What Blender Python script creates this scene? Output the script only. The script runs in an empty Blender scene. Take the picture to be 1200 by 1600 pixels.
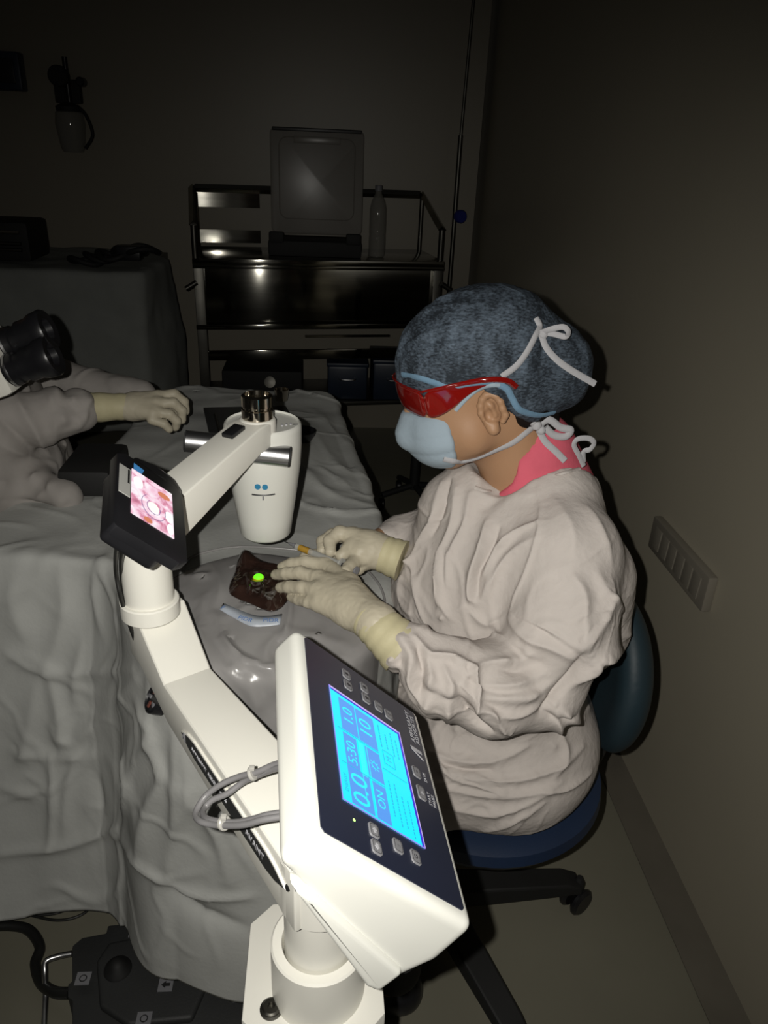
import bpy, bmesh, math, random
import numpy as np
from mathutils import Vector, Matrix, noise
from mathutils.bvhtree import BVHTree
random.seed(3); rng = np.random.default_rng(3)
sc = bpy.context.scene
COL = sc.collection

# ------------------------------------------------------------------ camera
CAM_H = 1.5; FPX = 1200.0
def _n(v): v = np.array(v, float); return v/np.linalg.norm(v)
_up = -_n([(488-600)/FPX, -(3300-800)/FPX, -1.0])
_fh = np.array([0,0,-1.0]); _fh = _n(_fh-_up*_fh.dot(_up)); _rt = np.cross(_fh, _up)
_yw = math.radians(5.2)
CM = np.array([_rt*math.cos(_yw)+_fh*math.sin(_yw), _fh*math.cos(_yw)-_rt*math.sin(_yw), _up])
CO = np.array([0, 0, CAM_H])
cam_d = bpy.data.cameras.new('camera'); cam = bpy.data.objects.new('camera', cam_d); COL.objects.link(cam)
cam_d.sensor_fit = 'VERTICAL'; cam_d.sensor_height = 24; cam_d.sensor_width = 18; cam_d.lens = 18.0
cam_d.clip_start = 0.01
m4 = Matrix([list(map(float, CM[i]))+[float(CO[i])] for i in range(3)]+[[0,0,0,1]]); cam.matrix_world = m4
sc.camera = cam
# ------------------------------------------------------------------ world and light
w = bpy.data.worlds.new('World'); sc.world = w; w.use_nodes = True
w.node_tree.nodes['Background'].inputs[0].default_value = (0.95, 0.92, 0.85, 1)
w.node_tree.nodes['Background'].inputs[1].default_value = 0.007
fl = bpy.data.lights.new('phone_flash', 'SPOT'); fl.energy = 43; fl.color = (1.0, 0.97, 0.90)
fl.spot_size = math.radians(104); fl.spot_blend = 1.0; fl.shadow_soft_size = 0.004
flo = bpy.data.objects.new('phone_flash', fl); COL.objects.link(flo)
fo = m4 @ Matrix.Rotation(math.radians(-8), 4, 'X'); fp = CO + CM@np.array([-0.034, 0.012, 0.0]); fo.translation = Vector(fp.tolist()); flo.matrix_world = fo
vs = sc.view_settings; vs.view_transform = 'Standard'; vs.look = 'None'; vs.gamma = 1; vs.exposure = 0; vs.use_curve_mapping = False

# ------------------------------------------------------------------ pixel helpers (photo pixel -> a point in the room)
def ray(px, py): return CM@np.array([(px-600)/FPX, -(py-800)/FPX, -1.0])
def atz(px, py, z): d = ray(px, py); return CO+d*(z-CAM_H)/d[2]
def aty(px, py, y): d = ray(px, py); return CO+d*y/d[1]
def atx(px, py, x): d = ray(px, py); return CO+d*x/d[0]

# ------------------------------------------------------------------ materials
def mat(name, col, rough=0.5, metal=0.0, bump=0.0, bscale=200.0, var=0.0, vscale=8.0, spec=0.5, emit=None, estr=0.0,
        alpha=1.0, coat=0.0, trans=0.0, stretch=None, col2=None):
    m = bpy.data.materials.new(name); m.use_nodes = True; nt = m.node_tree; b = nt.nodes['Principled BSDF']
    b.inputs['Base Color'].default_value = (*col, 1); b.inputs['Roughness'].default_value = rough
    b.inputs['Metallic'].default_value = metal; b.inputs['Specular IOR Level'].default_value = spec
    b.inputs['Alpha'].default_value = alpha; b.inputs['Coat Weight'].default_value = coat; b.inputs['Transmission Weight'].default_value = trans
    if emit: b.inputs['Emission Color'].default_value = (*emit, 1); b.inputs['Emission Strength'].default_value = estr
    tc = nt.nodes.new('ShaderNodeTexCoord'); mp = nt.nodes.new('ShaderNodeMapping'); nt.links.new(tc.outputs['Object'], mp.inputs[0])
    if stretch: mp.inputs['Scale'].default_value = stretch
    n2 = nt.nodes.new('ShaderNodeTexNoise'); n2.inputs['Scale'].default_value = vscale; n2.inputs['Detail'].default_value = 6
    nt.links.new(mp.outputs[0], n2.inputs[0])
    if var > 0 or col2:
        r = nt.nodes.new('ShaderNodeValToRGB'); nt.links.new(n2.outputs[0], r.inputs[0])
        c2 = col2 or tuple(c*(1-var) for c in col)
        r.color_ramp.elements[0].position = 0.35; r.color_ramp.elements[1].position = 0.65
        r.color_ramp.elements[0].color = (*c2, 1); r.color_ramp.elements[1].color = (*col, 1)
        nt.links.new(r.outputs[0], b.inputs['Base Color'])
    if bump > 0:
        n = nt.nodes.new('ShaderNodeTexNoise'); n.inputs['Scale'].default_value = bscale; n.inputs['Detail'].default_value = 5
        nt.links.new(mp.outputs[0], n.inputs[0])
        bp = nt.nodes.new('ShaderNodeBump'); bp.inputs['Strength'].default_value = bump; bp.inputs['Distance'].default_value = 0.002
        nt.links.new(n.outputs[0], bp.inputs['Height']); nt.links.new(bp.outputs[0], b.inputs['Normal'])
    return m
M = {}
M['enamel'] = mat('white_enamel', (0.77, 0.755, 0.69), 0.35, bump=0.04, bscale=900, var=0.03, vscale=3)
M['plastic'] = mat('white_plastic', (0.70, 0.70, 0.65), 0.28, bump=0.02, bscale=600, var=0.02)
M['black'] = mat('black_plastic', (0.012, 0.012, 0.014), 0.35, var=0.3)
M['matblack'] = mat('matt_black', (0.01, 0.01, 0.01), 0.7, var=0.3)
M['rubber'] = mat('grey_rubber', (0.03, 0.031, 0.031), 0.6, bump=0.2, bscale=300, var=0.2)
M['navy'] = mat('navy_panel', (0.012, 0.016, 0.036), 0.3, var=0.1)
M['key'] = mat('key_grey', (0.20, 0.20, 0.215), 0.5, var=0.1)
M['keydark'] = mat('key_dark', (0.02, 0.02, 0.025), 0.5, var=0.1)
M['print'] = mat('white_print', (0.42, 0.42, 0.45), 0.5, var=0.05)
M['chrome'] = mat('chrome', (0.55, 0.50, 0.42), 0.12, 1.0, var=0.05)
M['satin'] = mat('satin_aluminium', (0.52, 0.52, 0.53), 0.33, 1.0, bump=0.03, bscale=500, var=0.05)
M['steel'] = mat('brushed_steel', (0.33, 0.32, 0.285), 0.11, 1.0, bump=0.02, bscale=40, var=0.30, vscale=5, stretch=(0.5, 0.5, 6))
_nt = M['steel'].node_tree; _tg = _nt.nodes.new('ShaderNodeCombineXYZ'); _tg.inputs[0].default_value = 0.995; _tg.inputs[1].default_value = 0.099; _nt.links.new(_tg.outputs[0], _nt.nodes['Principled BSDF'].inputs['Tangent']); _nt.nodes['Principled BSDF'].inputs['Anisotropic'].default_value = 0.95; _nt.nodes['Principled BSDF'].inputs['Anisotropic Rotation'].default_value = 0.25
M['darksteel'] = mat('dull_steel', (0.14, 0.135, 0.12), 0.4, 1.0, var=0.3)
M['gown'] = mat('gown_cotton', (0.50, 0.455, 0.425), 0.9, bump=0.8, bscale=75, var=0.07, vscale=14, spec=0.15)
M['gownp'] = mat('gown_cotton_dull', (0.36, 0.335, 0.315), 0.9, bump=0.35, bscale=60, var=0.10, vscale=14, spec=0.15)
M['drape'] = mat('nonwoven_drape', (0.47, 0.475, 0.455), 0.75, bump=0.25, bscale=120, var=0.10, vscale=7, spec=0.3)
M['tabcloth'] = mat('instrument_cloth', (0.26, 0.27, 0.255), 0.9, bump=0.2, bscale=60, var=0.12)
M['latex'] = mat('latex_glove', (0.47, 0.425, 0.325), 0.5, bump=0.10, bscale=140, var=0.07, vscale=20, spec=0.35)
M['cuff'] = mat('latex_cuff', (0.50, 0.455, 0.29), 0.55, bump=0.3, bscale=110, var=0.10, vscale=25, spec=0.3)
M['skin'] = mat('skin', (0.36, 0.205, 0.115), 0.5, bump=0.1, bscale=350, var=0.08, vscale=10, spec=0.35)
M['hair'] = mat('black_hair', (0.010, 0.007, 0.006), 0.8, bump=0.3, bscale=160, stretch=(1, 6, 1), var=0.3, spec=0.15)
M['pink'] = mat('pink_scrubs', (0.60, 0.115, 0.16), 0.9, bump=0.3, bscale=120, var=0.12, vscale=20, spec=0.1)
M['mask'] = mat('mask_fabric', (0.29, 0.355, 0.41), 0.85, bump=0.25, bscale=160, var=0.08, spec=0.2)
M['tape'] = mat('white_tape', (0.38, 0.375, 0.39), 0.85, bump=0.3, bscale=200, var=0.10, spec=0.2)
M['lens'] = mat('red_lens', (0.22, 0.006, 0.004), 0.08, var=0.2, alpha=0.84, coat=0.5, spec=0.6)
M['cable'] = mat('grey_cable', (0.20, 0.195, 0.20), 0.38, var=0.08)
M['bcable'] = mat('black_cable', (0.014, 0.014, 0.013), 0.45, var=0.1)
M['tie'] = mat('clear_tie', (0.42, 0.41, 0.38), 0.3, var=0.05)
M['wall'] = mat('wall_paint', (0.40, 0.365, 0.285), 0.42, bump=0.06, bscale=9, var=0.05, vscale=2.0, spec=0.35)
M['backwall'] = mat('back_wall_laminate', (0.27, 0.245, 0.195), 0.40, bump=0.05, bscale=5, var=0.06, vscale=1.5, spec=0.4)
M['floor'] = mat('floor_vinyl', (0.20, 0.19, 0.145), 0.38, bump=0.05, bscale=40, var=0.10, vscale=3, spec=0.35)
M['trim'] = mat('floor_border', (0.150, 0.135, 0.108), 0.5, var=0.15, vscale=6)
M['teal'] = mat('teal_vinyl', (0.012, 0.028, 0.038), 0.6, bump=0.1, bscale=200, var=0.15)
M['bluevinyl'] = mat('blue_vinyl', (0.010, 0.022, 0.055), 0.5, bump=0.1, bscale=200, var=0.15)
M['bluebox'] = mat('dark_blue_plastic', (0.012, 0.022, 0.045), 0.4, var=0.2)
M['switch'] = mat('switch_plate', (0.215, 0.195, 0.16), 0.3, var=0.04)
M['iodine'] = mat('iodine_skin', (0.036, 0.0185, 0.014), 0.09, bump=0.55, bscale=48, col2=(0.018, 0.0095, 0.0075), vscale=30, coat=0.8)
M['label'] = mat('paper_label', (0.42, 0.42, 0.40), 0.7, var=0.1)
M['bluedot'] = mat('blue_dot', (0.03, 0.22, 0.40), 0.5, var=0.1)
M['blueink'] = mat('blue_ink', (0.10, 0.20, 0.45), 0.6, var=0.1)
M['strip'] = mat('adhesive_strip', (0.42, 0.46, 0.52), 0.4, var=0.12, vscale=60)
M['liquid'] = mat('yellow_label', (0.42, 0.24, 0.03), 0.4, var=0.15, vscale=80)
M['clear'] = mat('clear_plastic', (0.55, 0.55, 0.52), 0.12, alpha=0.55, var=0.05)
M['lid'] = mat('frosted_lid', (0.30, 0.28, 0.25), 0.28, alpha=0.62, var=0.05, bump=0.03, bscale=30)
M['bottle'] = mat('clear_bottle', (0.30, 0.29, 0.26), 0.05, alpha=0.42, var=0.05)
M['poly'] = mat('plastic_drape', (0.34, 0.33, 0.325), 0.24, bump=0.30, bscale=32, var=0.12, vscale=10, alpha=0.80, spec=0.55)
M['green'] = mat('fluorescing_eye', (0.1, 0.6, 0.02), 0.2, emit=(0.16, 1.0, 0.015), estr=1.0)
M['yellowrim'] = mat('yellow_ring', (0.45, 0.36, 0.02), 0.2, emit=(0.35, 0.4, 0.0), estr=0.12)
M['led'] = mat('green_led', (0.4, 1, 0.2), 0.2, emit=(0.6, 1, 0.25), estr=1.2)
M['redpart'] = mat('copper_part', (0.22, 0.07, 0.05), 0.4, var=0.4, vscale=60)
M['lidtrim'] = mat('black_trim', (0.008, 0.008, 0.008), 0.4, var=0.2)
M['irisglass'] = mat('ocular_glass', (0.02, 0.02, 0.025), 0.05, coat=1.0)
def emat(name, col, s):
    m = bpy.data.materials.new(name); m.use_nodes = True; nt = m.node_tree; b = nt.nodes['Principled BSDF']
    b.inputs['Base Color'].default_value = (0.01, 0.01, 0.01, 1); b.inputs['Emission Color'].default_value = (*col, 1)
    b.inputs['Emission Strength'].default_value = s; b.inputs['Roughness'].default_value = 0.3
    return m
M['cyan'] = emat('screen_cyan', (0.005, 0.84, 1.0), 1.05)
M['sblue'] = emat('screen_blue', (0.10, 0.36, 0.95), 0.95)
M['sink'] = emat('screen_ink', (0.015, 0.50, 0.85), 0.95)
M['sink2'] = emat('screen_pale', (0.02, 0.95, 1.0), 1.0)
M['violet'] = emat('screen_violet', (0.35, 0.25, 1.0), 0.9)
M['pinkedge'] = emat('screen_edge', (0.65, 0.50, 1.0), 0.9)
M['deepblue'] = emat('screen_deep', (0.05, 0.03, 0.80), 0.8)
M['skyblue'] = emat('screen_sky', (0.06, 0.28, 0.62), 0.6)

# ------------------------------------------------------------------ object helpers
def tag(o, label=None, cat=None, group=None, kind=None):
    if label: o['label'] = label
    if cat: o['category'] = cat
    if group: o['group'] = group
    if kind: o['kind'] = kind
    return o
def thing(name, label, cat, loc=(0,0,0), group=None):
    o = bpy.data.objects.new(name, None); COL.objects.link(o); o.location = [float(v) for v in loc]; o.empty_display_size = 0.05
    bpy.context.view_layer.update()
    return tag(o, label, cat, group)
def link(name, me, m, parent=None, smooth=True, mw=None):
    o = bpy.data.objects.new(name, me); COL.objects.link(o)
    if m is not None:
        for x in (m if isinstance(m, (list, tuple)) else [m]): me.materials.append(M[x] if isinstance(x, str) else x)
    if smooth: me.polygons.foreach_set('use_smooth', [True]*len(me.polygons))
    if mw is not None: o.matrix_world = mw
    if parent is not None:
        o.parent = parent
        o.matrix_parent_inverse = parent_world(parent).inverted()
    return o
def parent_world(p):
    if p.parent is None: return p.matrix_basis.copy()
    return parent_world(p.parent) @ p.matrix_parent_inverse @ p.matrix_basis
def npmesh(name, V, F):
    me = bpy.data.meshes.new(name); V = np.asarray(V, float); F = np.asarray(F)
    me.from_pydata([tuple(v) for v in V.tolist()], [], [tuple(f) for f in F.tolist()] if len(F) else []); me.update(); return me
def bmobj(name, bm, m, parent=None, smooth=False, mw=None, sharp=40):
    me = bpy.data.meshes.new(name); bm.normal_update(); bm.to_mesh(me); bm.free()
    o = link(name, me, m, parent, False, mw)
    if smooth:
        me.polygons.foreach_set('use_smooth', [True]*len(me.polygons))
        me.set_sharp_from_angle(angle=math.radians(sharp))
    return o
def frame(z, x=None):
    z = Vector(z).normalized(); x = Vector(x) if x is not None else (Vector((1,0,0)) if abs(z.x) < 0.9 else Vector((0,1,0)))
    y = z.cross(x).normalized(); x = y.cross(z)
    return Matrix((x, y, z)).transposed()
def add_box(bm, c, s, R=None, bev=0.0, seg=2):
    T = Matrix.Translation(Vector([float(v) for v in c])) @ ((R.to_4x4() if R is not None else Matrix())) @ Matrix.Diagonal((*[float(v) for v in s], 1))
    r = bmesh.ops.create_cube(bm, size=1.0, matrix=T)
    if bev > 0:
        es = list({e for v in r['verts'] for e in v.link_edges})
        bmesh.ops.bevel(bm, geom=es, offset=bev, segments=seg, profile=0.6, affect='EDGES')
def add_prism(bm, poly, z0, z1, R=None, T=(0,0,0), bev=0.0, seg=2):
    mt = Matrix.Translation(Vector(T)) @ (R.to_4x4() if R is not None else Matrix())
    a = [bm.verts.new(mt @ Vector((p[0], p[1], z0))) for p in poly]; b = [bm.verts.new(mt @ Vector((p[0], p[1], z1))) for p in poly]
    n = len(poly); fs = [bm.faces.new(a[::-1]), bm.faces.new(b)]
    for i in range(n): fs.append(bm.faces.new((a[i], a[(i+1) % n], b[(i+1) % n], b[i])))
    bmesh.ops.recalc_face_normals(bm, faces=fs)
    if bev > 0:
        es = list({e for v in a+b for e in v.link_edges}); bmesh.ops.bevel(bm, geom=es, offset=bev, segments=seg, profile=0.6, affect='EDGES')
def add_lathe(bm, prof, c=(0,0,0), R=None, n=40, cap=True):
    mt = Matrix.Translation(Vector([float(v) for v in c])) @ (R.to_4x4() if R is not None else Matrix())
    rings = []
    for r, z in prof:
        rings.append([bm.verts.new(mt @ Vector((max(r, 1e-5)*math.cos(2*math.pi*i/n), max(r, 1e-5)*math.sin(2*math.pi*i/n), z))) for i in range(n)])
    fs = []
    for A, B in zip(rings, rings[1:]):
        for i in range(n): fs.append(bm.faces.new((A[i], A[(i+1) % n], B[(i+1) % n], B[i])))
    if cap: fs.append(bm.faces.new(rings[0][::-1])); fs.append(bm.faces.new(rings[-1]))
    bmesh.ops.recalc_face_normals(bm, faces=fs)
def spline(P, n=8):
    P = np.array(P, float)
    if len(P) < 3: return P
    Q = np.vstack([2*P[0]-P[1], P, 2*P[-1]-P[-2]]); out = []
    for i in range(1, len(Q)-2):
        for t in np.linspace(0, 1, n, endpoint=False):
            a, b, c, d = Q[i-1], Q[i], Q[i+1], Q[i+2]
            out.append(0.5*(2*b+(c-a)*t+(2*a-5*b+4*c-d)*t*t+(3*b-a-3*c+d)*t**3))
    out.append(P[-1]); return np.array(out)
def add_tube(bm, P, r, n=10, flat=None, normals=None, cap=True):
    P = [Vector([float(c) for c in p]) for p in P]; k = len(P)
    if k < 2: return
    rs = r if hasattr(r, '__len__') else [r]*k
    up = None; rings = []
    for i in range(k):
        t = (P[min(i+1, k-1)]-P[max(i-1, 0)]).normalized()
        if normals is not None: up = Vector([float(c) for c in normals[i]])
        elif up is None: up = Vector((0,0,1)) if abs(t.z) < 0.9 else Vector((1,0,0))
        s = t.cross(up).normalized(); up = s.cross(t).normalized()
        fy = flat if flat else 1.0
        rings.append([bm.verts.new(P[i]+s*rs[i]*math.cos(a)+up*rs[i]*fy*math.sin(a)) for a in [2*math.pi*j/n for j in range(n)]])
    fs = []
    for A, B in zip(rings, rings[1:]):
        for j in range(n): fs.append(bm.faces.new((A[j], A[(j+1) % n], B[(j+1) % n], B[j])))
    if cap: fs.append(bm.faces.new(rings[0][::-1])); fs.append(bm.faces.new(rings[-1]))
    bmesh.ops.recalc_face_normals(bm, faces=fs)
def box(name, c, s, m, parent=None, R=None, bev=0.0, seg=2):
    bm = bmesh.new(); add_box(bm, (0,0,0), s, None, bev, seg)
    mw = Matrix.Translation(Vector([float(v) for v in c])) @ (R.to_4x4() if R is not None else Matrix())
    return bmobj(name, bm, m, parent, bev > 0, mw)
def lathe(name, prof, c, m, parent=None, R=None, n=40, sharp=40):
    bm = bmesh.new(); add_lathe(bm, prof, (0,0,0), None, n)
    mw = Matrix.Translation(Vector([float(v) for v in c])) @ (R.to_4x4() if R is not None else Matrix())
    return bmobj(name, bm, m, parent, True, mw, sharp)
def cyl(name, a, b, r, m, parent=None, bev=0.0, n=32):
    a = np.array(a, float); b = np.array(b, float); L = float(np.linalg.norm(b-a)); bv = min(bev, r*0.9)
    prof = [(r-bv, 0), (r, bv), (r, L-bv), (r-bv, L)] if bv > 0 else [(r, 0), (r, L)]
    return lathe(name, prof, a, m, parent, frame(b-a), n)
def tube(name, P, r, m, parent=None, n=10, sm=8, **k):
    bm = bmesh.new(); add_tube(bm, spline(P, sm) if sm else P, r, n, **k); return bmobj(name, bm, m, parent, True, sharp=60)
def text(name, s, size, m, mw, parent=None, ext=0.0003, al='CENTER'):
    c = bpy.data.curves.new(name, 'FONT'); c.body = s; c.size = size; c.align_x = al; c.align_y = 'CENTER'; c.extrude = ext
    t = bpy.data.objects.new(name, c); COL.objects.link(t); bpy.context.view_layer.update()
    me = bpy.data.meshes.new_from_object(t.evaluated_get(bpy.context.evaluated_depsgraph_get())); bpy.data.objects.remove(t); me.name = name
    me.materials.clear()
    return link(name, me, m, parent, False, mw)

# ------------------------------------------------------------------ implicit surfaces
def surfnet(f, lo, hi, h):
    lo = np.array(lo, float); hi = np.array(hi, float); n = np.ceil((hi-lo)/h).astype(int)+1
    ax = [lo[i]+h*np.arange(n[i]) for i in range(3)]
    X, Y, Z = np.meshgrid(*ax, indexing='ij', sparse=True)
    V = np.broadcast_to(f(X, Y, Z), tuple(n)).astype(np.float32)
    S = V < 0; cs = tuple(n-1); acc = np.zeros(cs+(3,), np.float32); cnt = np.zeros(cs, np.float32)
    def sl(o): return tuple(slice(o[i], o[i]+cs[i]) for i in range(3))
    for a in range(3):
        for p in (0, 1):
            for q in (0, 1):
                o = [0, 0, 0]; others = [i for i in range(3) if i != a]; o[others[0]] = p; o[others[1]] = q
                o2 = list(o); o2[a] = 1
                v0, v1 = V[sl(o)], V[sl(o2)]; ch = (v0 < 0) != (v1 < 0)
                t = np.where(ch, v0/np.where(ch, v0-v1, 1), 0)
                for i in range(3): acc[..., i] += np.where(ch, (t if i == a else o[i]), 0)
                cnt += ch
    act = cnt > 0; idx = -np.ones(cs, np.int64); idx[act] = np.arange(act.sum())
    ii = np.argwhere(act); P = lo+h*(ii+acc[act]/cnt[act][:, None])
    F = []
    for a in range(3):
        b, c = (a+1) % 3, (a+2) % 3
        s0 = [slice(None)]*3; s1 = [slice(None)]*3; s0[a] = slice(0, n[a]-1); s1[a] = slice(1, n[a])
        A, B = S[tuple(s0)], S[tuple(s1)]; ch = A != B
        e = np.argwhere(ch); sgn = A[ch]; ok = (e[:, b] > 0) & (e[:, c] > 0) & (e[:, b] < cs[b]) & (e[:, c] < cs[c]); e = e[ok]; sgn = sgn[ok]
        def g(db, dc):
            k = e.copy(); k[:, b] += db; k[:, c] += dc; return idx[k[:, 0], k[:, 1], k[:, 2]]
        q = np.stack([g(-1, -1), g(0, -1), g(0, 0), g(-1, 0)], 1)
        q[~sgn] = q[~sgn][:, ::-1]; F.append(q)
    return P, np.vstack(F)
def sm(a, b, k):
    h = np.clip(0.5+0.5*(b-a)/k, 0, 1); return b*(1-h)+a*h-k*h*(1-h)
def smax(a, b, k): return -sm(-a, -b, k)
def cone(X, Y, Z, a, b, ra, rb):
    a = np.array(a, float); b = np.array(b, float); d = b-a; L2 = d.dot(d)
    t = np.clip(((X-a[0])*d[0]+(Y-a[1])*d[1]+(Z-a[2])*d[2])/L2, 0, 1)
    return np.sqrt((X-a[0]-t*d[0])**2+(Y-a[1]-t*d[1])**2+(Z-a[2]-t*d[2])**2)-(ra+(rb-ra)*t)
def ell(X, Y, Z, c, r, R=None):
    if R is None: x, y, z = X-c[0], Y-c[1], Z-c[2]
    else:
        dx, dy, dz = X-c[0], Y-c[1], Z-c[2]; x = dx*R[0][0]+dy*R[0][1]+dz*R[0][2]; y = dx*R[1][0]+dy*R[1][1]+dz*R[1][2]; z = dx*R[2][0]+dy*R[2][1]+dz*R[2][2]
    k0 = np.sqrt((x/r[0])**2+(y/r[1])**2+(z/r[2])**2); k1 = np.sqrt((x/r[0]**2)**2+(y/r[1]**2)**2+(z/r[2]**2)**2)+1e-9
    return k0*(k0-1)/k1
def chain(X, Y, Z, pts, rs, k=0.006, d=None):
    for i in range(len(pts)-1):
        e = cone(X, Y, Z, pts[i], pts[i+1], rs[i], rs[i+1]); d = e if d is None else sm(d, e, k)
    return d
def creases(V, s, wd=0.12, off=0.0, warp=0.05):
    W = V+warp*np.stack([nz(V, (6, 6, 6), off+11, 1), nz(V, (6, 6, 6), off+23, 1), nz(V, (6, 6, 6), off+37, 1)], 1)
    return np.exp(-(nz(W, s, off, 1)/wd)**2)*np.clip(nz(V, (5, 5, 5), off+3, 1)*2.2+0.45, 0, 1)
def mesh_subdiv(me, lv, simple=False):
    o = bpy.data.objects.new('tmp', me); COL.objects.link(o); s = o.modifiers.new('s', 'SUBSURF'); s.levels = lv; s.render_levels = lv
    if simple: s.subdivision_type = 'SIMPLE'
    bpy.context.view_layer.update()
    m2 = bpy.data.meshes.new_from_object(o.evaluated_get(bpy.context.evaluated_depsgraph_get())); bpy.data.objects.remove(o); return m2
def getv(me):
    V = np.empty(len(me.vertices)*3); me.vertices.foreach_get('co', V); return V.reshape(-1, 3)
def getn(me):
    V = np.empty(len(me.vertices)*3); me.vertex_normals.foreach_get('vector', V); return V.reshape(-1, 3)
def setv(me, V): me.vertices.foreach_set('co', np.ascontiguousarray(V, dtype=np.float64).ravel()); me.update()
def bvh(me_or_o):
    o = me_or_o; me = o.data if hasattr(o, 'data') else o
    V = getv(me); return BVHTree.FromPolygons([tuple(v) for v in V.tolist()], [tuple(p.vertices) for p in me.polygons])
def hit(trees, px, py):
    d = Vector(ray(px, py).tolist()).normalized(); best = None
    for t in (trees if isinstance(trees, list) else [trees]):
        h = t.ray_cast(Vector(CO.tolist()), d)
        if h[0] is not None and (best is None or h[3] < best[3]): best = h
    return best
def seg_d(V, P):
    """distance of every vertex to polyline P and the position 0..1 along it"""
    best = np.full(len(V), 9.0); bt = np.zeros(len(V)); n = len(P)-1
    for i in range(n):
        a, b = P[i], P[i+1]; d = b-a; t = np.clip(((V-a)@d)/(d@d+1e-12), 0, 1); r = np.linalg.norm(V-a-t[:, None]*d, axis=1)
        m = r < best; best[m] = r[m]; bt[m] = (i+t[m])/n
    return best, bt
def strokes(me, L, tree=None):
    """press folds into a cloth: each entry (points in photo pixels, width, height)"""
    tree = tree or bvh(me); V = getv(me); N = getn(me); D = np.zeros(len(V))
    for pts, wd, am in L:
        P = [hit(tree, *p) for p in pts]; P = [np.array(p[0]) for p in P if p is not None]
        if len(P) < 2: continue
        P = spline(np.array(P), 4); lo = P.min(0)-4*wd; hi = P.max(0)+4*wd
        m = np.all((V > lo) & (V < hi), axis=1)
        if not m.any(): continue
        d, t = seg_d(V[m], P); D[m] += am*np.exp(-((d/wd)**2+0.04)**0.62+0.135)*np.sin(np.pi*np.clip(0.06+0.88*t, 0, 1))**0.6
    V = V+N*D[:, None]; setv(me, V)
def nz(V, s, off=0.0, oct=2, ridged=False):
    out = np.empty(len(V))
    for i, v in enumerate((V*np.array(s)+off).tolist()):
        x = noise.noise(v) + (0.5*noise.noise((v[0]*2.1, v[1]*2.1, v[2]*2.1)) if oct > 1 else 0)
        out[i] = 1-2*abs(x) if ridged else x
    return out

# ================================================================== ROOM
WX = 0.83; BY = 4.25
def quadobj(name, pts, m, kind='structure'):
    me = npmesh(name, pts, [list(range(len(pts)))]); o = link(name, me, m, None, False); o['kind'] = kind; return o
bm = bmesh.new(); add_box(bm, (-1.0, 1.5, -0.05), (3.9, 6.5, 0.1)); o = bmobj('floor', bm, 'floor'); o['kind'] = 'structure'
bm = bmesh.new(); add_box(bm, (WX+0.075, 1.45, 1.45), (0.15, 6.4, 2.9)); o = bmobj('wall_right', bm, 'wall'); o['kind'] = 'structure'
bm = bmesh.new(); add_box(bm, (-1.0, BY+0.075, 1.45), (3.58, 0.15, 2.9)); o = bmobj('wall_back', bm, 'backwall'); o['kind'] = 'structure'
bm = bmesh.new(); add_box(bm, (WX-0.04, 1.45, 0.0015), (0.08, 5.6, 0.003)); o = bmobj('trim_1', bm, 'trim'); o['kind'] = 'structure'

# switch plate on the right wall
sp = thing('switch_board', 'long cream electrical switch board fixed on the right wall', 'switch board', (WX, 1.48, 0.67))
box('plate', (WX-0.011, 1.48, 0.668), (0.022, 0.30, 0.085), 'switch', sp, bev=0.006)
for i in range(6):
    box('switch', (WX-0.0235, 1.375+0.042*i, 0.668), (0.003, 0.036, 0.052), 'switch', sp, R=Matrix.Rotation(0.03, 3, 'Y'), bev=0.001)

# ================================================================== LASER / LAMP STAND
CCX, CCY = 0.0, 0.515
st = thing('treatment_stand', 'white enamelled treatment lamp stand with folding arm and round lamp head', 'medical stand', (CCX, CCY, 0))
def chamf(x0, x1, y0, y1, c): return [(x0+c, y0), (x1-c, y0), (x1, y0+c), (x1, y1-c), (x1-c, y1), (x0+c, y1), (x0, y1-c), (x0, y0+c)]
bm = bmesh.new(); add_prism(bm, chamf(-0.077, 0.068, 0.458, 0.612, 0.024), 0.06, 0.70, bev=0.002)
bmobj('pillar', bm, 'enamel', st, True)
bm = bmesh.new(); add_prism(bm, chamf(-0.26, 0.24, 0.36, 0.72, 0.05), 0.04, 0.085, bev=0.006); bs = bmobj('base_plate', bm, 'enamel', st, True)
for sx, sy in ((-1, -1), (-1, 1), (1, -1), (1, 1)):
    cyl('caster', (sx*0.19-0.012, 0.54+sy*0.14, 0.028), (sx*0.19+0.012, 0.54+sy*0.14, 0.028), 0.027, 'black', bs, 0.005)
b0 = atz(424, 1577, 0.70)
sw = lathe('cap_screw', [(0.0118, 0), (0.0118, 0.0015), (0.0098, 0.002), (0.0098, 0.0045), (0.008, 0.006), (0.0038, 0.006), (0.0034, 0.002)], b0, 'darksteel', st, n=28, sharp=20)
lathe('collar', [(0.036, 0.012), (0.036, 0.068), (0.0375, 0.072), (0.0465, 0.072), (0.0485, 0.070), (0.0485, 0.0)], (CCX, CCY, 0.70), 'enamel', st, n=64)
lathe('column', [(0.0345, 0), (0.0345, 0.17)], (CCX, CCY, 0.705), 'enamel', st, n=64)
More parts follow.
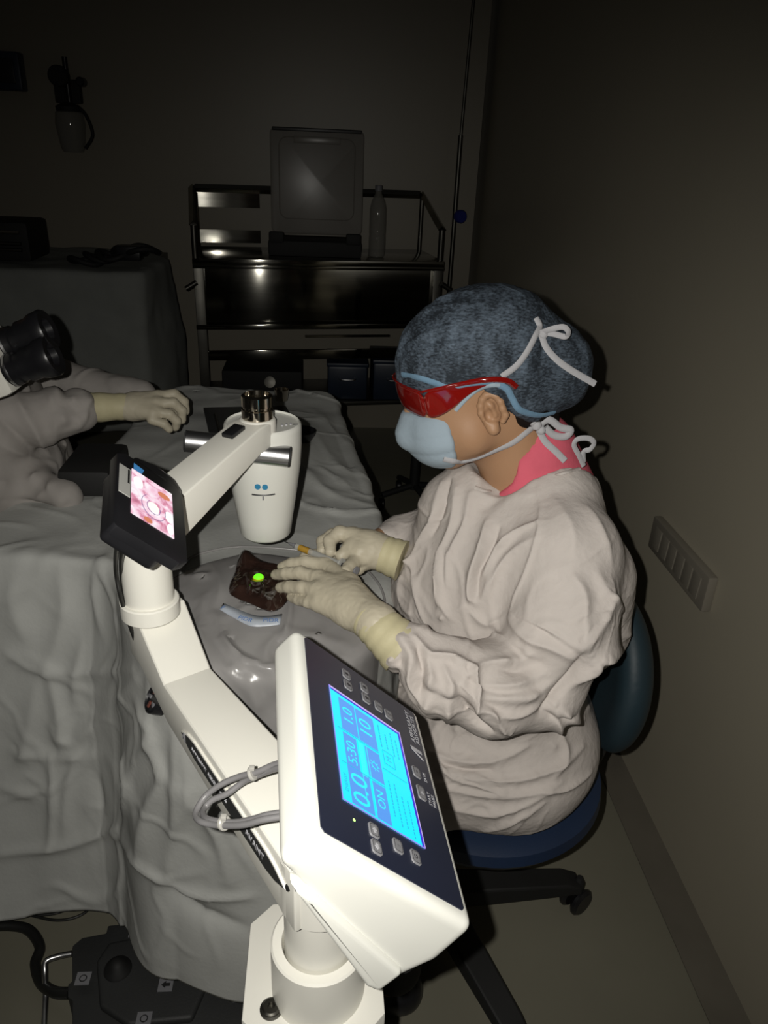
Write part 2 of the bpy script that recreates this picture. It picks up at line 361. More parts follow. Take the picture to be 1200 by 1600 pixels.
# lower arm: swept box with a kink
def sweep_box(name, S, m, parent, bev=0.004, seg=3):
    bm = bmesh.new(); rings = []
    for i, (x, y, zt, zb, hw) in enumerate(S):
        a = np.array(S[max(i-1, 0)][:2]); b = np.array(S[min(i+1, len(S)-1)][:2]); t = _n(b-a); nx, ny = -t[1], t[0]
        rings.append([bm.verts.new((x+nx*hw, y+ny*hw, zb)), bm.verts.new((x-nx*hw, y-ny*hw, zb)), bm.verts.new((x-nx*hw, y-ny*hw, zt)), bm.verts.new((x+nx*hw, y+ny*hw, zt))])
    for A, B in zip(rings, rings[1:]):
        for j in range(4): bm.faces.new((A[j], A[(j+1) % 4], B[(j+1) % 4], B[j]))
    bm.faces.new(rings[0][::-1]); bm.faces.new(rings[-1]); bmesh.ops.recalc_face_normals(bm, faces=bm.faces[:])
    es = [e for e in bm.edges if len(e.link_faces) == 2 and e.calc_face_angle(0) > 0.9]
    bmesh.ops.bevel(bm, geom=es, offset=bev, segments=seg, profile=0.5, affect='EDGES')
    return bmobj(name, bm, m, parent, True, sharp=22)
JX, JY = -0.207, 0.812
a1 = sweep_box('lower_arm', [(0.012, 0.490, 0.92, 0.845, 0.040), (-0.157, 0.752, 0.92, 0.862, 0.030), (-0.198, 0.822, 0.972, 0.895, 0.0325), (-0.218, 0.850, 0.9725, 0.895, 0.0310)], 'enamel', st)
cyl('arm_end', (0.002, 0.508, 0.845), (0.002, 0.508, 0.9195), 0.041, 'enamel', a1, 0.004, 48)
lathe('arm_joint', [(0.0335, 0), (0.035, 0.0015), (0.035, 0.020), (0.0335, 0.0215), (0.0295, 0.0215), (0.0295, 0.094), (0.0305, 0.095), (0.0305, 0.104), (0.029, 0.106), (0.027, 0.1065)], (JX, JY, 0.970), 'enamel', st, n=64)
# printed strip on the side of the lower arm
A0 = np.array([0.012, 0.490]); A1_ = np.array([-0.157, 0.752]); ta = _n(A1_-A0); na = np.array([-ta[1], ta[0]])  # left side
La = np.linalg.norm(A1_-A0)
wid = lambda t: 0.040+(0.030-0.040)*t
pL0 = A0+na*0.0403*1.0; pL1 = A1_+na*0.0303; tl = _n(pL1-pL0); nl = np.array([-tl[1], tl[0]])
def arm_frame(s, z, off):  # origin on left side; x along arm (towards the kink), y up
    p = pL0+tl*s+nl*off
    return Matrix(((-tl[0], 0, nl[0], p[0]), (-tl[1], 0, nl[1], p[1]), (0, 1, 0, z), (0, 0, 0, 1)))
def leaf(L, h, n=14):
    top = [(x, h*min(1, ((1-abs(2*x/L))*3.2)**0.5)) for x in np.linspace(-L/2, L/2, n)]
    bot = [(x, -h*min(1, ((1-abs(2*x/L))*3.2)**0.5)) for x in np.linspace(L/2, -L/2, n)][1:-1]
    return top+bot
mm = arm_frame(0.135, 0.893, 0.0)
bm = bmesh.new(); add_prism(bm, leaf(0.246, 0.0138), -0.001, 0.0025, bev=0.001); bmobj('strip_rim', bm, 'enamel', a1, True, mm)
bm = bmesh.new(); add_prism(bm, leaf(0.241, 0.0115), 0.0, 0.0029); ns = bmobj('name_strip', bm, 'rubber', a1, False, mm)
text('lettering', 'APPASAMY ASSOCIATES', 0.0085, 'print', arm_frame(0.180, 0.893, 0.0031), ns)
text('lettering', 'AVANT', 0.012, 'print', arm_frame(0.072, 0.893, 0.0031), ns)
def slashA(h, mw, parent, m='print'):
    bm = bmesh.new(); add_prism(bm, [(0, 0), (0.18*h, 0), (0.52*h, 0.72*h), (0.52*h, 0), (0.78*h, 0), (0.78*h, h), (0.5*h, h)], 0, 0.0003)
    return bmobj('emblem', bm, m, parent, False, mw)
slashA(0.013, arm_frame(0.253, 0.887, 0.0031), ns)
# round view port under the kink (coloured parts behind clear rim)
kp = atz(243, 1092, 0.80); kf = frame((-0.75, -0.3, 0.55))
kn = lathe('adjusting_knob', [(0.020, -0.012), (0.021, 0), (0.021, 0.004), (0.0185, 0.006), (0.0175, 0.003)], kp, 'black', st, R=kf, n=40)
for i in range(5):
    a = i*1.26; q = Vector(kp.tolist())+kf@Vector((0.010*math.cos(a), 0.010*math.sin(a), 0.004))
    box('copper_segment', q, (0.009, 0.005, 0.003), 'redpart' if i % 2 else 'key', kn, R=kf@Matrix.Rotation(a, 3, 'Z'), bev=0.001)
kp2 = (np.array(kp)+np.array([-0.157, 0.752, 0.865]))/2
cyl('knob_shaft', kp, (-0.165, 0.745, 0.868), 0.006, 'black', kn)
# upper arm
HX, HY = -0.088, 1.02
u = _n([HX-JX, HY-JY])
S2 = [(JX-0.012*u[0], JY-0.012*u[1], 1.105, 1.045, 0.027), (HX-0.03*u[0], HY-0.03*u[1], 1.150, 1.112, 0.025), (HX, HY, 1.151, 1.115, 0.0245)]
a2 = sweep_box('upper_arm', S2, 'enamel', st)
lathe('arm_end', [(0.0225, -0.018), (0.025, -0.016), (0.025, 0.036), (0.0235, 0.038), (0.0215, 0.0385)], (HX, HY, 1.114), 'enamel', a2, n=48)
lathe('metal_cap', [(0.0205, 0), (0.0215, 0.001), (0.0215, 0.0135), (0.0195, 0.0145), (0.0195, 0.017), (0.0212, 0.018), (0.0212, 0.032), (0.0185, 0.034), (0.0165, 0.034), (0.0155, 0.028), (0.004, 0.0275)], (HX, HY, 1.152), 'chrome', a2, n=48)
rk = frame((0, 0, 1), (u[0], u[1], 0))
sx = Vector((HX-0.056*u[0], HY-0.056*u[1], 1.1495))
rs = box('rocker_switch', sx, (0.030, 0.017, 0.006), 'black', a2, R=rk@Matrix.Rotation(-0.16, 3, 'Y'), bev=0.0012)
# lamp head canister
HCX, HCY = HX+0.004, HY+0.036
hd = lathe('lamp_head', [(0.030, 0.0), (0.036, 0.001), (0.0385, 0.005), (0.0415, 0.03), (0.0475, 0.07), (0.0535, 0.115), (0.0555, 0.145), (0.0555, 0.172), (0.0545, 0.178), (0.052, 0.180), (0.0515, 0.177), (0.0, 0.176)], (HCX, HCY, 0.955), 'plastic', st, n=72, sharp=50)
lathe('lens_ring', [(0.028, -0.003), (0.028, 0.004)], (HCX, HCY, 0.954), 'black', hd)
cyl('head_link', (HX, HY, 1.10), (HX, HY+0.002, 1.132), 0.016, 'enamel', hd)
for i, (dx, dy) in enumerate([(0.028, -0.008), (0.034, -0.005), (0.040, -0.002), (0.047, -0.004)]):
    box('indicator', (HCX+dx, HCY+dy, 1.132), (0.0028, 0.0055, 0.002) if i < 3 else (0.007, 0.003, 0.001), 'print' if i < 3 else 'black', hd, bev=0.0004)
# dots, slot and tick mark on the canister front
def canr(z):
    zs = [0, 0.005, 0.03, 0.07, 0.115, 0.145, 0.172]; rr = [0.036, 0.0385, 0.0415, 0.0475, 0.0535, 0.0555, 0.0555]; return float(np.interp(z-0.955, zs, rr))
def canp(a, z, off=0.0):
    r = canr(z)+off; return Vector((HCX+r*math.cos(a), HCY+r*math.sin(a), z))
for a, z in ((-1.68, 1.055), (-1.48, 1.0545)):
    p = canp(a, z, 0.0); cyl('blue_dot', p, p+Vector((math.cos(a), math.sin(a), -0.1))*0.0012, 0.0042, 'bluedot', hd)
bm = bmesh.new(); pts = [canp(a, 1.043-0.002*math.cos((a+1.55)*2.2), 0.0004) for a in np.linspace(-1.86, -1.20, 14)]; add_tube(bm, pts, 0.0011, 6); bmobj('slot', bm, 'black', hd, True)
box('slot_pin', canp(-1.54, 1.036, 0.0005), (0.0022, 0.0012, 0.006), 'key', hd)
# grip handles
GY = HY-0.012; GZ = 1.092
for (xa, xb, ps, pe) in ((HX+0.012, None, (385, 706), (453, 714)), (HX-0.012, None, (345, 695), (290, 689))):
    A = aty(*ps, GY); B = aty(*pe, GY)
    g = cyl('grip', A, B, 0.0150, 'satin', hd, 0.0015, 40)
    cyl('grip_end_cap', B-(B-A)*0.03, B+(B-A)*0.03, 0.0152, 'rubber', g, 0.002, 40)
cyl('grip_bar', aty(385, 706, GY), aty(345, 695, GY), 0.009, 'satin', hd)

# small monitor
def rotm(rows): return Matrix(rows)
Rm = Matrix(((0.693, -0.186, 0.697), (0.240, 0.970, 0.020), (-0.680, 0.154, 0.717))).to_quaternion().to_matrix()
Mc = Vector((-0.172, 0.722, 1.158)); Mw = Matrix.Translation(Mc) @ Rm.to_4x4() @ Matrix.Scale(0.865, 4)
mo = bpy.data.objects.new('video_monitor', None); COL.objects.link(mo); mo.matrix_world = Matrix.Translation(Mc) @ Rm.to_4x4(); mo.empty_display_size = 0.05
tag(mo, 'small black video monitor on the folding arm showing a magnified pink eye', 'monitor')
bm = bmesh.new(); hx, hy, c = 0.050, 0.081, 0.012
add_prism(bm, [(-hx, -hy+0.004), (-hx+0.004, -hy), (hx-c, -hy), (hx, -hy+c), (hx, hy-0.01), (hx-0.01, hy), (-hx+c, hy), (-hx, hy-c)], -0.014, 0.0, bev=0.0015)
mb = bmobj('monitor_case', bm, 'black', mo, True, Mw)
bm = bmesh.new()
prof = [(-0.034, 0.0), (-0.030, 0.010), (-0.020, 0.0165), (0, 0.0185), (0.020, 0.0165), (0.030, 0.010), (0.034, 0.0)]
add_prism(bm, [(0.036, -0.05), (0.060, 0.060), (0.064, 0.112), (0.052, 0.130), (0.020, 0.136), (-0.012, 0.122), (-0.036, 0.080), (-0.036, -0.045)], -0.050, -0.013, bev=0.009, seg=4)
bmobj('rear_housing', bm, 'black', mb, True, Mw)
# eye picture on the screen
def eye_mat():
    m = bpy.data.materials.new('eye_picture'); m.use_nodes = True; nt = m.node_tree; b = nt.nodes['Principled BSDF']
    tc = nt.nodes.new('ShaderNodeTexCoord'); nz_ = nt.nodes.new('ShaderNodeTexNoise'); nz_.inputs['Scale'].default_value = 55; nz_.inputs['Detail'].default_value = 3
    nz_.inputs['Distortion'].default_value = 0.8
    nt.links.new(tc.outputs['Object'], nz_.inputs[0]); r = nt.nodes.new('ShaderNodeValToRGB'); nt.links.new(nz_.outputs[0], r.inputs[0])
    e = r.color_ramp.elements; e[0].position = 0.28; e[0].color = (0.45, 0.14, 0.22, 1); e[1].position = 0.62; e[1].color = (1.0, 0.92, 0.97, 1)
    k = e.new(0.38); k.color = (0.72, 0.28, 0.40, 1); k = e.new(0.48); k.color = (0.95, 0.62, 0.75, 1)
    b.inputs['Base Color'].default_value = (0.01, 0.01, 0.01, 1); nt.links.new(r.outputs[0], b.inputs['Emission Color']); b.inputs['Emission Strength'].default_value = 1.0
    return m
x0, x1, y0, y1 = -0.029, 0.031, -0.041, 0.054
bm = bmesh.new(); add_box(bm, ((x0+x1)/2, (y0+y1)/2, 0.0005), (x1-x0, y1-y0, 0.001)); scn = bmobj('screen', bm, eye_mat(), mb, False, Mw)
M['mwhite'] = emat('screen_white', (1.0, 0.97, 0.95), 1.1); M['mline'] = emat('screen_line', (0.25, 0.14, 0.35), 0.8); M['morange'] = emat('screen_orange', (0.85, 0.28, 0.15), 0.8)
M['mcream'] = emat('screen_cream', (1.0, 0.98, 0.8), 1.2)
def mw_at(x, y, z): return Mw @ Matrix.Translation((x, y, z))
def disc(name, x, y, rx, ry, m, parent, z=0.0012, base=None, rot=0, n=24):
    bm = bmesh.new(); add_prism(bm, [(rx*math.cos(a)*math.cos(rot)-ry*math.sin(a)*math.sin(rot), rx*math.cos(a)*math.sin(rot)+ry*math.sin(a)*math.cos(rot)) for a in np.linspace(0, 2*math.pi, n, endpoint=False)], 0, 0.0002)
    return bmobj(name, bm, m, parent, False, (base or Mw) @ Matrix.Translation((x, y, z)))
disc('highlight', 0.0245, -0.004, 0.006, 0.011, 'mwhite', scn); disc('highlight', 0.0255, -0.028, 0.0048, 0.010, 'mwhite', scn)
disc('pupil', 0.002, -0.004, 0.008, 0.010, 'mcream', scn)
disc('highlight', -0.020, 0.030, 0.007, 0.012, 'mwhite', scn); disc('lid_tint', 0.018, 0.036, 0.009, 0.006, 'morange', scn, 0.0011)
disc('lid_tint', -0.006, -0.036, 0.006, 0.005, 'morange', scn, 0.0011)
for rr in (0.0105, 0.019):
    bm = bmesh.new(); add_tube(bm, [(0.002+rr*math.cos(a)*0.9, -0.004+rr*math.sin(a)*1.2, 0.0013) for a in np.linspace(2.2, 6.6, 24)], 0.0004, 5); bmobj('iris_edge', bm, 'mline', scn, False, Mw)
bm = bmesh.new(); add_prism(bm, [(-0.026, 0.056), (-0.014, 0.057), (-0.011, 0.068), (-0.026, 0.070)], 0, 0.0006); bmobj('blue_tab', bm, 'skyblue', mb, False, Mw)
bm = bmesh.new(); add_box(bm, (-0.0385, 0.018, 0.0004), (0.0155, 0.060, 0.0008)); lb = bmobj('paper_label', bm, 'label', mb, False, Mw)
bm = bmesh.new(); add_box(bm, (-0.0335, 0.030, 0.001), (0.0025, 0.030, 0.0004)); bmobj('barcode', bm, 'matblack', lb, False, Mw)
# bracket of monitor and its cables
cyl('monitor_bracket', Mc - Rm@Vector((0.0, -0.02, 0.026)), (JX+0.002, JY-0.006, 1.080), 0.009, 'black', mo)
tube('signal_cable', [aty(200, 828, 0.72), aty(184, 850, 0.74), aty(181, 890, 0.79), aty(188, 930, 0.79), aty(197, 960, 0.80), (-0.232, 0.83, 0.90)], 0.0026, 'bcable', mo)
tube('signal_cable', [aty(210, 834, 0.72), aty(192, 862, 0.76), aty(190, 900, 0.80), aty(200, 950, 0.80), (-0.228, 0.835, 0.93)], 0.0026, 'bcable', mo)

# ------------------------------------------------------------------ console
Cc = Vector((0.048, 0.5, 1.022)); Rc = Matrix(((0.727, -0.073, 0.683), (0.073, 0.997, 0.03), (-0.683, 0.028, 0.73))).to_quaternion().to_matrix()
Cw = Matrix.Translation(Cc) @ Rc.to_4x4()
co = bpy.data.objects.new('control_console', None); COL.objects.link(co); co.matrix_world = Cw; co.empty_display_size = 0.05
tag(co, 'white control console with navy keypad and glowing cyan display tilted to the right', 'control console')
bm = bmesh.new(); Rp = Matrix(((1, 0, 0), (0, 0, -1), (0, 1, 0)))   # prism axis -> local -y
add_prism(bm, [(-0.0865, 0.0), (-0.0865, -0.034), (-0.058, -0.040), (0.066, -0.086), (0.080, -0.084), (0.092, -0.045), (0.0875, 0.0)], -0.120, 0.121, R=Rp, bev=0.011, seg=6)
cb = bmobj('console_case', bm, 'plastic', co, True, Cw, )
cb.data.set_sharp_from_angle(angle=math.radians(75))
bm = bmesh.new(); add_prism(bm, [(0.060, -0.0935), (0.074, -0.0935), (0.074, -0.066), (-0.045, -0.040), (-0.070, -0.040)], 0.110, 0.1262, R=Rp, bev=0.0055, seg=4)
lg = bmobj('side_ledge', bm, 'plastic', cb, True, Cw)
bm = bmesh.new(); add_prism(bm, chamf(-0.076, 0.077, -0.111, 0.112, 0.003), 0.0, 0.0008); kpanel = bmobj('key_panel', bm, 'navy', cb, False, Cw)
bm = bmesh.new(); add_box(bm, (0.086, 0.0, -0.052), (0.020, 0.225, 0.060), None, 0.006, 3); bmobj('rear_cover', bm, 'matblack', cb, True, Cw)
tube('strain_relief', [aty(468, 1386, 0.46), aty(482, 1394, 0.47)], 0.005, 'black', co, sm=0)
# display
def on_panel(x, y, z=0.0): # reading frame: text runs +y, its top points -x
    return Cw @ Matrix(((0, -1, 0, x), (1, 0, 0, y), (0, 0, 1, z), (0, 0, 0, 1)))
def prect(name, x0, x1, y0, y1, z, m, parent, t=0.0002):
    bm = bmesh.new(); add_box(bm, ((x0+x1)/2, (y0+y1)/2, z), (x1-x0, y1-y0, t)); return bmobj(name, bm, m, parent, False, Cw)
scr = prect('display', -0.050, 0.042, -0.070, 0.061, 0.0011, 'cyan', cb, 0.0006)
prect('display_edge', -0.050, 0.042, 0.0585, 0.061, 0.0015, 'pinkedge', scr); prect('display_edge', -0.049, 0.0395, 0.0565, 0.0585, 0.0015, 'deepblue', scr)
prect('display_edge', 0.039, 0.042, -0.070, 0.061, 0.0015, 'deepblue', scr); prect('display_edge', 0.0415, 0.0425, -0.070, 0.061, 0.0016, 'pinkedge', scr)
prect('display_edge', -0.0507, -0.0498, -0.070, 0.061, 0.0015, 'violet', scr); prect('display_edge', -0.050, 0.042, -0.0707, -0.0695, 0.0015, 'violet', scr)
def field(x0, x1, y0, y1, m='sblue'): return prect('display_field', x0, x1, y0, y1, 0.0016, m, scr)
f1 = field(-0.040, -0.0205, 0.012, 0.052); f2 = field(-0.019, 0.004, 0.012, 0.052)
f3 = field(-0.040, -0.0245, -0.036, 0.008); f4 = field(-0.014, 0.004, -0.026, 0.008)
f5 = field(-0.040, -0.015, -0.068, -0.028); f6 = field(-0.012, 0.004, -0.068, -0.030); prect('display_line', -0.022, -0.016, -0.030, 0.008, 0.0016, 'sink2', scr)
for xx in (-0.0225, -0.0125): prect('display_line', xx, xx+0.0006, -0.062, 0.010, 0.0018, 'sink2', scr)
for yy in (0.010, -0.029): prect('display_line', -0.046, 0.004, yy, yy+0.0006, 0.0018, 'sink', scr)
prect('display_line', 0.006, 0.036, -0.006, -0.0054, 0.0018, 'sink', scr); prect('display_line', 0.010, 0.024, 0.002, 0.0026, 0.0018, 'sink', scr); prect('display_line', 0.010, 0.024, 0.018, 0.0186, 0.0018, 'sink', scr)
prect('display_line', 0.010, 0.0106, 0.002, 0.0186, 0.0018, 'sink', scr); prect('display_line', 0.0234, 0.024, 0.002, 0.0186, 0.0018, 'sink', scr)
def ptext(s, size, x, y, m, parent=scr, z=0.0019): return text('lettering', s, size, m, on_panel(x, y, z), parent, 0.00005)
ptext('1.0', 0.017, -0.030, 0.033, 'sink2'); ptext('10', 0.022, -0.008, 0.032, 'sink2'); ptext('5:30', 0.015, -0.032, -0.012, 'sink2'); ptext('0.0', 0.026, -0.0275, -0.0495, 'sink2')
ptext('ON', 0.012, -0.004, -0.046, 'sink2'); ptext('M', 0.009, 0.017, 0.0103, 'sink'); ptext('ENERGY', 0.005, -0.044, -0.050, 'sink', z=0.0016)
for i in range(8):
    a = i*math.pi/4; bm = bmesh.new(); add_box(bm, (0, 0.0052, 0), (0.0006, 0.002, 0.0001)); bmobj('sun_icon', bm, 'sink2', f4, False, on_panel(-0.005, -0.010, 0.0019) @ Matrix.Rotation(a, 4, 'Z'))
bm = bmesh.new(); add_tube(bm, [(0.0035*math.cos(a), 0.0035*math.sin(a), 0) for a in np.linspace(0, 6.2832, 20)], 0.0003, 5); bmobj('sun_icon', bm, 'sink2', f4, False, on_panel(-0.005, -0.010, 0.0019))
for (x, ya, yb) in ((0.010, -0.055, -0.015), (0.017, -0.062, -0.012), (0.024, -0.060, -0.022), (0.031, -0.066, -0.020), (0.010, 0.022, 0.052), (0.018, 0.024, 0.050), (0.026, 0.020, 0.052), (0.032, 0.020, 0.045)):
    n = int((yb-ya)/0.004); y = ya
    for i in range(n):
        l = random.choice((0.0018, 0.0026, 0.0032)); prect('display_line', x, x+0.0012, y, y+l, 0.0016, 'sink', scr); y += l+0.0012
ls = [prect('display_line', 0.0, 0.0, 0, 0, 0, 'sink', scr)] if False else []
# keys
def key(x, y, sym, w=0.0105, h=0.013):
    bm = bmesh.new(); add_prism(bm, chamf(-w/2, w/2, -h/2, h/2, 0.0018), 0, 0.0012, bev=0.0003); k = bmobj('key', bm, 'key', kpanel, True, Cw @ Matrix.Translation((x, y, 0.0008)))
    b = on_panel(x, y, 0.0021)
    ring = bmesh.new(); add_prism(ring, chamf(-h/2+0.0012, h/2-0.0012, -w/2+0.0012, w/2-0.0012, 0.0012), 0, 0.0001); bmobj('key_mark', ring, 'keydark', k, False, b)
    ring = bmesh.new(); add_prism(ring, chamf(-h/2+0.0017, h/2-0.0017, -w/2+0.0017, w/2-0.0017, 0.001), 0, 0.0002); bmobj('key_mark', ring, 'key', k, False, b)
    s = 0.0026; shapes = {'L': [(-s, 0), (0, s), (0, s*.5), (s, s*.5), (s, -s*.5), (0, -s*.5), (0, -s)], 'U': [(0, s), (s, 0), (s*.5, 0), (s*.5, -s), (-s*.5, -s), (-s*.5, 0), (-s, 0)],
        'D': [(0, -s), (s, 0), (s*.5, 0), (s*.5, s), (-s*.5, s), (-s*.5, 0), (-s, 0)], 'R': [(s, 0), (0, s), (0, s*.5), (-s, s*.5), (-s, -s*.5), (0, -s*.5), (0, -s)], 'P': [(-s*.7, s*.7), (s*.7, 0), (-s*.7, -s*.7)]}
    if sym in shapes:
        bm = bmesh.new(); add_prism(bm, shapes[sym][::-1] if sym in 'LD' else shapes[sym], 0, 0.0004); bmobj('key_mark', bm, 'keydark' if sym in 'UD' else 'print', k, False, b)
    elif sym:
        text('key_mark', sym, 0.0058, 'keydark', b, k, 0.0003)
for x, y, s_ in ((-0.0235, 0.0955, 'D'), (-0.0235, 0.080, 'U'), (0.0005, 0.094, 'D'), (0.0005, 0.079, 'U'), (0.0175, 0.0795, '||'), (0.0312, 0.0775, '||'), (-0.0195, -0.0835, 'R'), (-0.0195, -0.0985, 'L'), (0.0065, -0.085, '::'), (0.0265, -0.0855, 'G'), (0.0553, 0.0185, '='), (0.0553, -0.0055, 'P')):
    key(x, y, s_, 0.0105, 0.0128 if s_ != 'P' else 0.016)
text('lettering', 'APPASAMY', 0.0090, 'print', on_panel(0.0640, 0.084, 0.0012), kpanel, 0.0001); text('lettering', 'ASSOCIATES', 0.0070, 'print', on_panel(0.0705, 0.083, 0.0012), kpanel, 0.0001)
slashA(0.015, on_panel(0.0715, 0.042, 0.0012), kpanel)
text('lettering', 'SAVE', 0.0052, 'print', on_panel(0.0675, 0.0195, 0.0012), kpanel, 0.0001); text('lettering', 'START', 0.0052, 'print', on_panel(0.0665, -0.006, 0.0012), kpanel, 0.0001); text('lettering', 'PAUSE', 0.0052, 'print', on_panel(0.0722, -0.006, 0.0012), kpanel, 0.0001)
disc('indicator_led', -0.040, -0.084, 0.0013, 0.0013, 'led', kpanel, 0.0009, Cw)
# bracket down to the stand
cyl('mount_post', (0.012, 0.52, 0.918), Cc - Rc@Vector((0, 0, 0.045)), 0.022, 'black', co)
lathe('grub_screw', [(0.0035, 0), (0.0035, 0.002), (0.002, 0.0025)], atz(452, 1386, 0.895), 'satin', st, R=frame((-0.6, -0.6, 0.4)), n=16)

# grey cable loop hanging from the console
cl = thing('cable_loop', 'thick grey coiled cable tied in a loop beside the console', 'cable', aty(360, 1240, 0.50))
def cpt(px, py, z): return atz(px, py, z)
L1 = [(445, 1190, .985), (425, 1196, .975), (400, 1207, .965), (375, 1213, .955), (345, 1226, .945), (322, 1243, .935), (309, 1262, .93), (306, 1275, .93), (314, 1284, .935), (335, 1289, .94), (360, 1290, .95), (385, 1288, .96), (410, 1281, .97), (440, 1276, .975)]
L2 = [(445, 1197, .985), (425, 1203, .972), (402, 1212, .958), (380, 1222, .945), (355, 1240, .935), (332, 1250, .928), (320, 1262, .923), (317, 1272, .928), (325, 1280, .936), (345, 1284, .943), (370, 1285, .951), (395, 1280, .961), (415, 1274, .97), (440, 1270, .975)]
for Lx in (L1, L2): tube('cable_strand', [cpt(*p) for p in Lx], 0.0030, 'cable', cl, 12)
for (px, py, z, dx, dy) in ((394, 1209, .963, 20, -9), (350, 1286, .946, 20, 2)):
    p = cpt(px, py, z); q = cpt(px+dx*0.25, py+dy*0.25, z+0.002); cyl('cable_tie', p-(q-p)*0.5, p+(q-p)*0.5, 0.0068, 'tie', cl, 0.001)
    box('tie_buckle', p+np.array([0, 0, 0.007]), (0.005, 0.005, 0.004), 'tie', cl, bev=0.0008)

# ================================================================== DRAPED BED
TZ = 0.85
def chaikin(P, k=3):
    P = np.array(P, float)
    for _ in range(k):
        Q = np.roll(P, -1, axis=0); P = np.stack([0.75*P+0.25*Q, 0.25*P+0.75*Q], 1).reshape(-1, 2)
    return P
BED = chaikin([(-1.25, 1.215), (-0.42, 1.20), (-0.31, 1.12), (-0.27, 0.98), (-0.21, 0.885), (-0.09, 0.85), (0.035, 0.88), (0.085, 0.96), (0.112, 1.15), (0.108, 1.28), (0.03, 2.05), (0.015, 2.13), (-0.02, 2.14), (-0.30, 2.15), (-0.45, 2.14), (-0.46, 1.55), (-0.55, 1.38), (-1.25, 1.36)], 3)
def poly_sd(Q, P):
    best = np.full(len(Q), 9.0); cp = np.zeros_like(Q); s_at = np.zeros(len(Q)); inside = np.zeros(len(Q), bool); acc = 0
    for i in range(len(P)):
        a, b = P[i], P[(i+1) % len(P)]; d = b-a; L = np.linalg.norm(d); t = np.clip(((Q-a)@d)/(L*L), 0, 1); c = a+t[:, None]*d; r = np.linalg.norm(Q-c, axis=1)
        m = r < best; best[m] = r[m]; cp[m] = c[m]; s_at[m] = acc+t[m]*L; acc += L
        cr = ((a[1] > Q[:, 1]) != (b[1] > Q[:, 1])) & (Q[:, 0] < (b[0]-a[0])*(Q[:, 1]-a[1])/(b[1]-a[1]+1e-12)+a[0]); inside ^= cr
    return np.where(inside, -best, best), cp, s_at
def drape(name, P, top, hem, lo, hi, h, mtl, parent, flare=0.06, fold=0.012, off=0.0, crumple=0.003, bumpf=None, clip=None, seed=0.0, strk=None, sub=0, rad=0.02, lean=None):
    # top sheet: a grid inside the outline
    nx = int((hi[0]-lo[0])/h)+1; ny = int((hi[1]-lo[1])/h)+1
    gx, gy = np.meshgrid(np.linspace(lo[0], hi[0], nx), np.linspace(lo[1], hi[1], ny), indexing='ij'); Q = np.stack([gx.ravel(), gy.ravel()], 1)
    sd, cp, _s = poly_sd(Q, P); keep = sd < -(0.03+0.35*h)
    V = np.stack([Q[:, 0], Q[:, 1], np.full(len(Q), top+off-0.0004)], 1)
    if bumpf is not None: V[:, 2] += bumpf(V[:, 0], V[:, 1])
    if clip is not None: keep &= clip(Q, V)
    g = np.arange(nx*ny).reshape(nx, ny); q1 = np.stack([g[:-1, :-1], g[1:, :-1], g[1:, 1:], g[:-1, 1:]], -1).reshape(-1, 4)
    q1 = q1[keep[q1].all(1)]; used = np.unique(q1); idx = -np.ones(nx*ny, int); idx[used] = np.arange(len(used)); V1 = V[used]; q1 = idx[q1]
    # hanging skirt: rows run down from just inside the outline
    C = np.vstack([P, P[:1]]); L = np.concatenate([[0], np.cumsum(np.linalg.norm(np.diff(C, axis=0), axis=1))]); ns = int(L[-1]/h); sv = np.linspace(0, L[-1], ns, endpoint=False)
    B = np.stack([np.interp(sv, L, C[:, 0]), np.interp(sv, L, C[:, 1])], 1)
    T = np.roll(B, -1, 0)-np.roll(B, 1, 0); area = 0.5*np.sum(B[:, 0]*np.roll(B[:, 1], -1)-np.roll(B[:, 0], -1)*B[:, 1]); N = np.stack([T[:, 1], -T[:, 0]], 1)*(1 if area > 0 else -1)
    for _ in range(6): N = (np.roll(N, 1, 0)+2*N+np.roll(N, -1, 0))/4
    N /= np.linalg.norm(N, axis=1)[:, None]; Hs = np.array([hem(c) for c in B.tolist()])
    for _ in range(8): Hs = (np.roll(Hs, 1)+2*Hs+np.roll(Hs, -1))/4
    nr = int(Hs.max()/h)+4; inn = 0.03; ring = []
    for r in range(nr):
        d = -inn+(Hs+inn)*r/(nr-1); dd = np.clip(d, 0, 9); arc = np.minimum(dd, rad*1.57)/rad
        drop = np.where(dd < rad*1.57, rad*(1-np.cos(arc)), rad+dd-rad*1.57); push = np.where(dd < rad*1.57, rad*np.sin(arc), rad)+np.minimum(d, 0); k = np.clip((dd-0.04)/0.35, 0, 1)
        sn = np.array([noise.noise((u_*3.1+seed, v_*0.6, seed))*2.2 + 0.5*noise.noise((u_*6.0+seed, v_*1.0, 3.3+seed)) for u_, v_ in zip(sv.tolist(), dd.tolist())])
        o_ = push+fold*sn*k+flare*dd*0.5+off*(dd > 0)
        v = np.stack([B[:, 0]+N[:, 0]*o_, B[:, 1]+N[:, 1]*o_, top-drop+off], 1)
        if lean is not None: v[:, :2] += lean(B, dd)
        if bumpf is not None: v[:, 2] += bumpf(v[:, 0], v[:, 1])*np.clip(1-dd/0.12, 0, 1)
        ring.append(v)
    V2 = np.vstack(ring); g = np.arange(nr*ns).reshape(nr, ns); g = np.hstack([g, g[:, :1]])
    q2 = np.stack([g[:-1, :-1], g[1:, :-1], g[1:, 1:], g[:-1, 1:]], -1).reshape(-1, 4)
    if area > 0: pass
    if clip is not None:
        kp = clip(V2[:, :2], V2); q2 = q2[kp[q2].all(1)]; used = np.unique(q2); idx = -np.ones(len(V2), int); idx[used] = np.arange(len(used)); V2 = V2[used]; q2 = idx[q2]
    r0 = ring[0]; cnt = {}
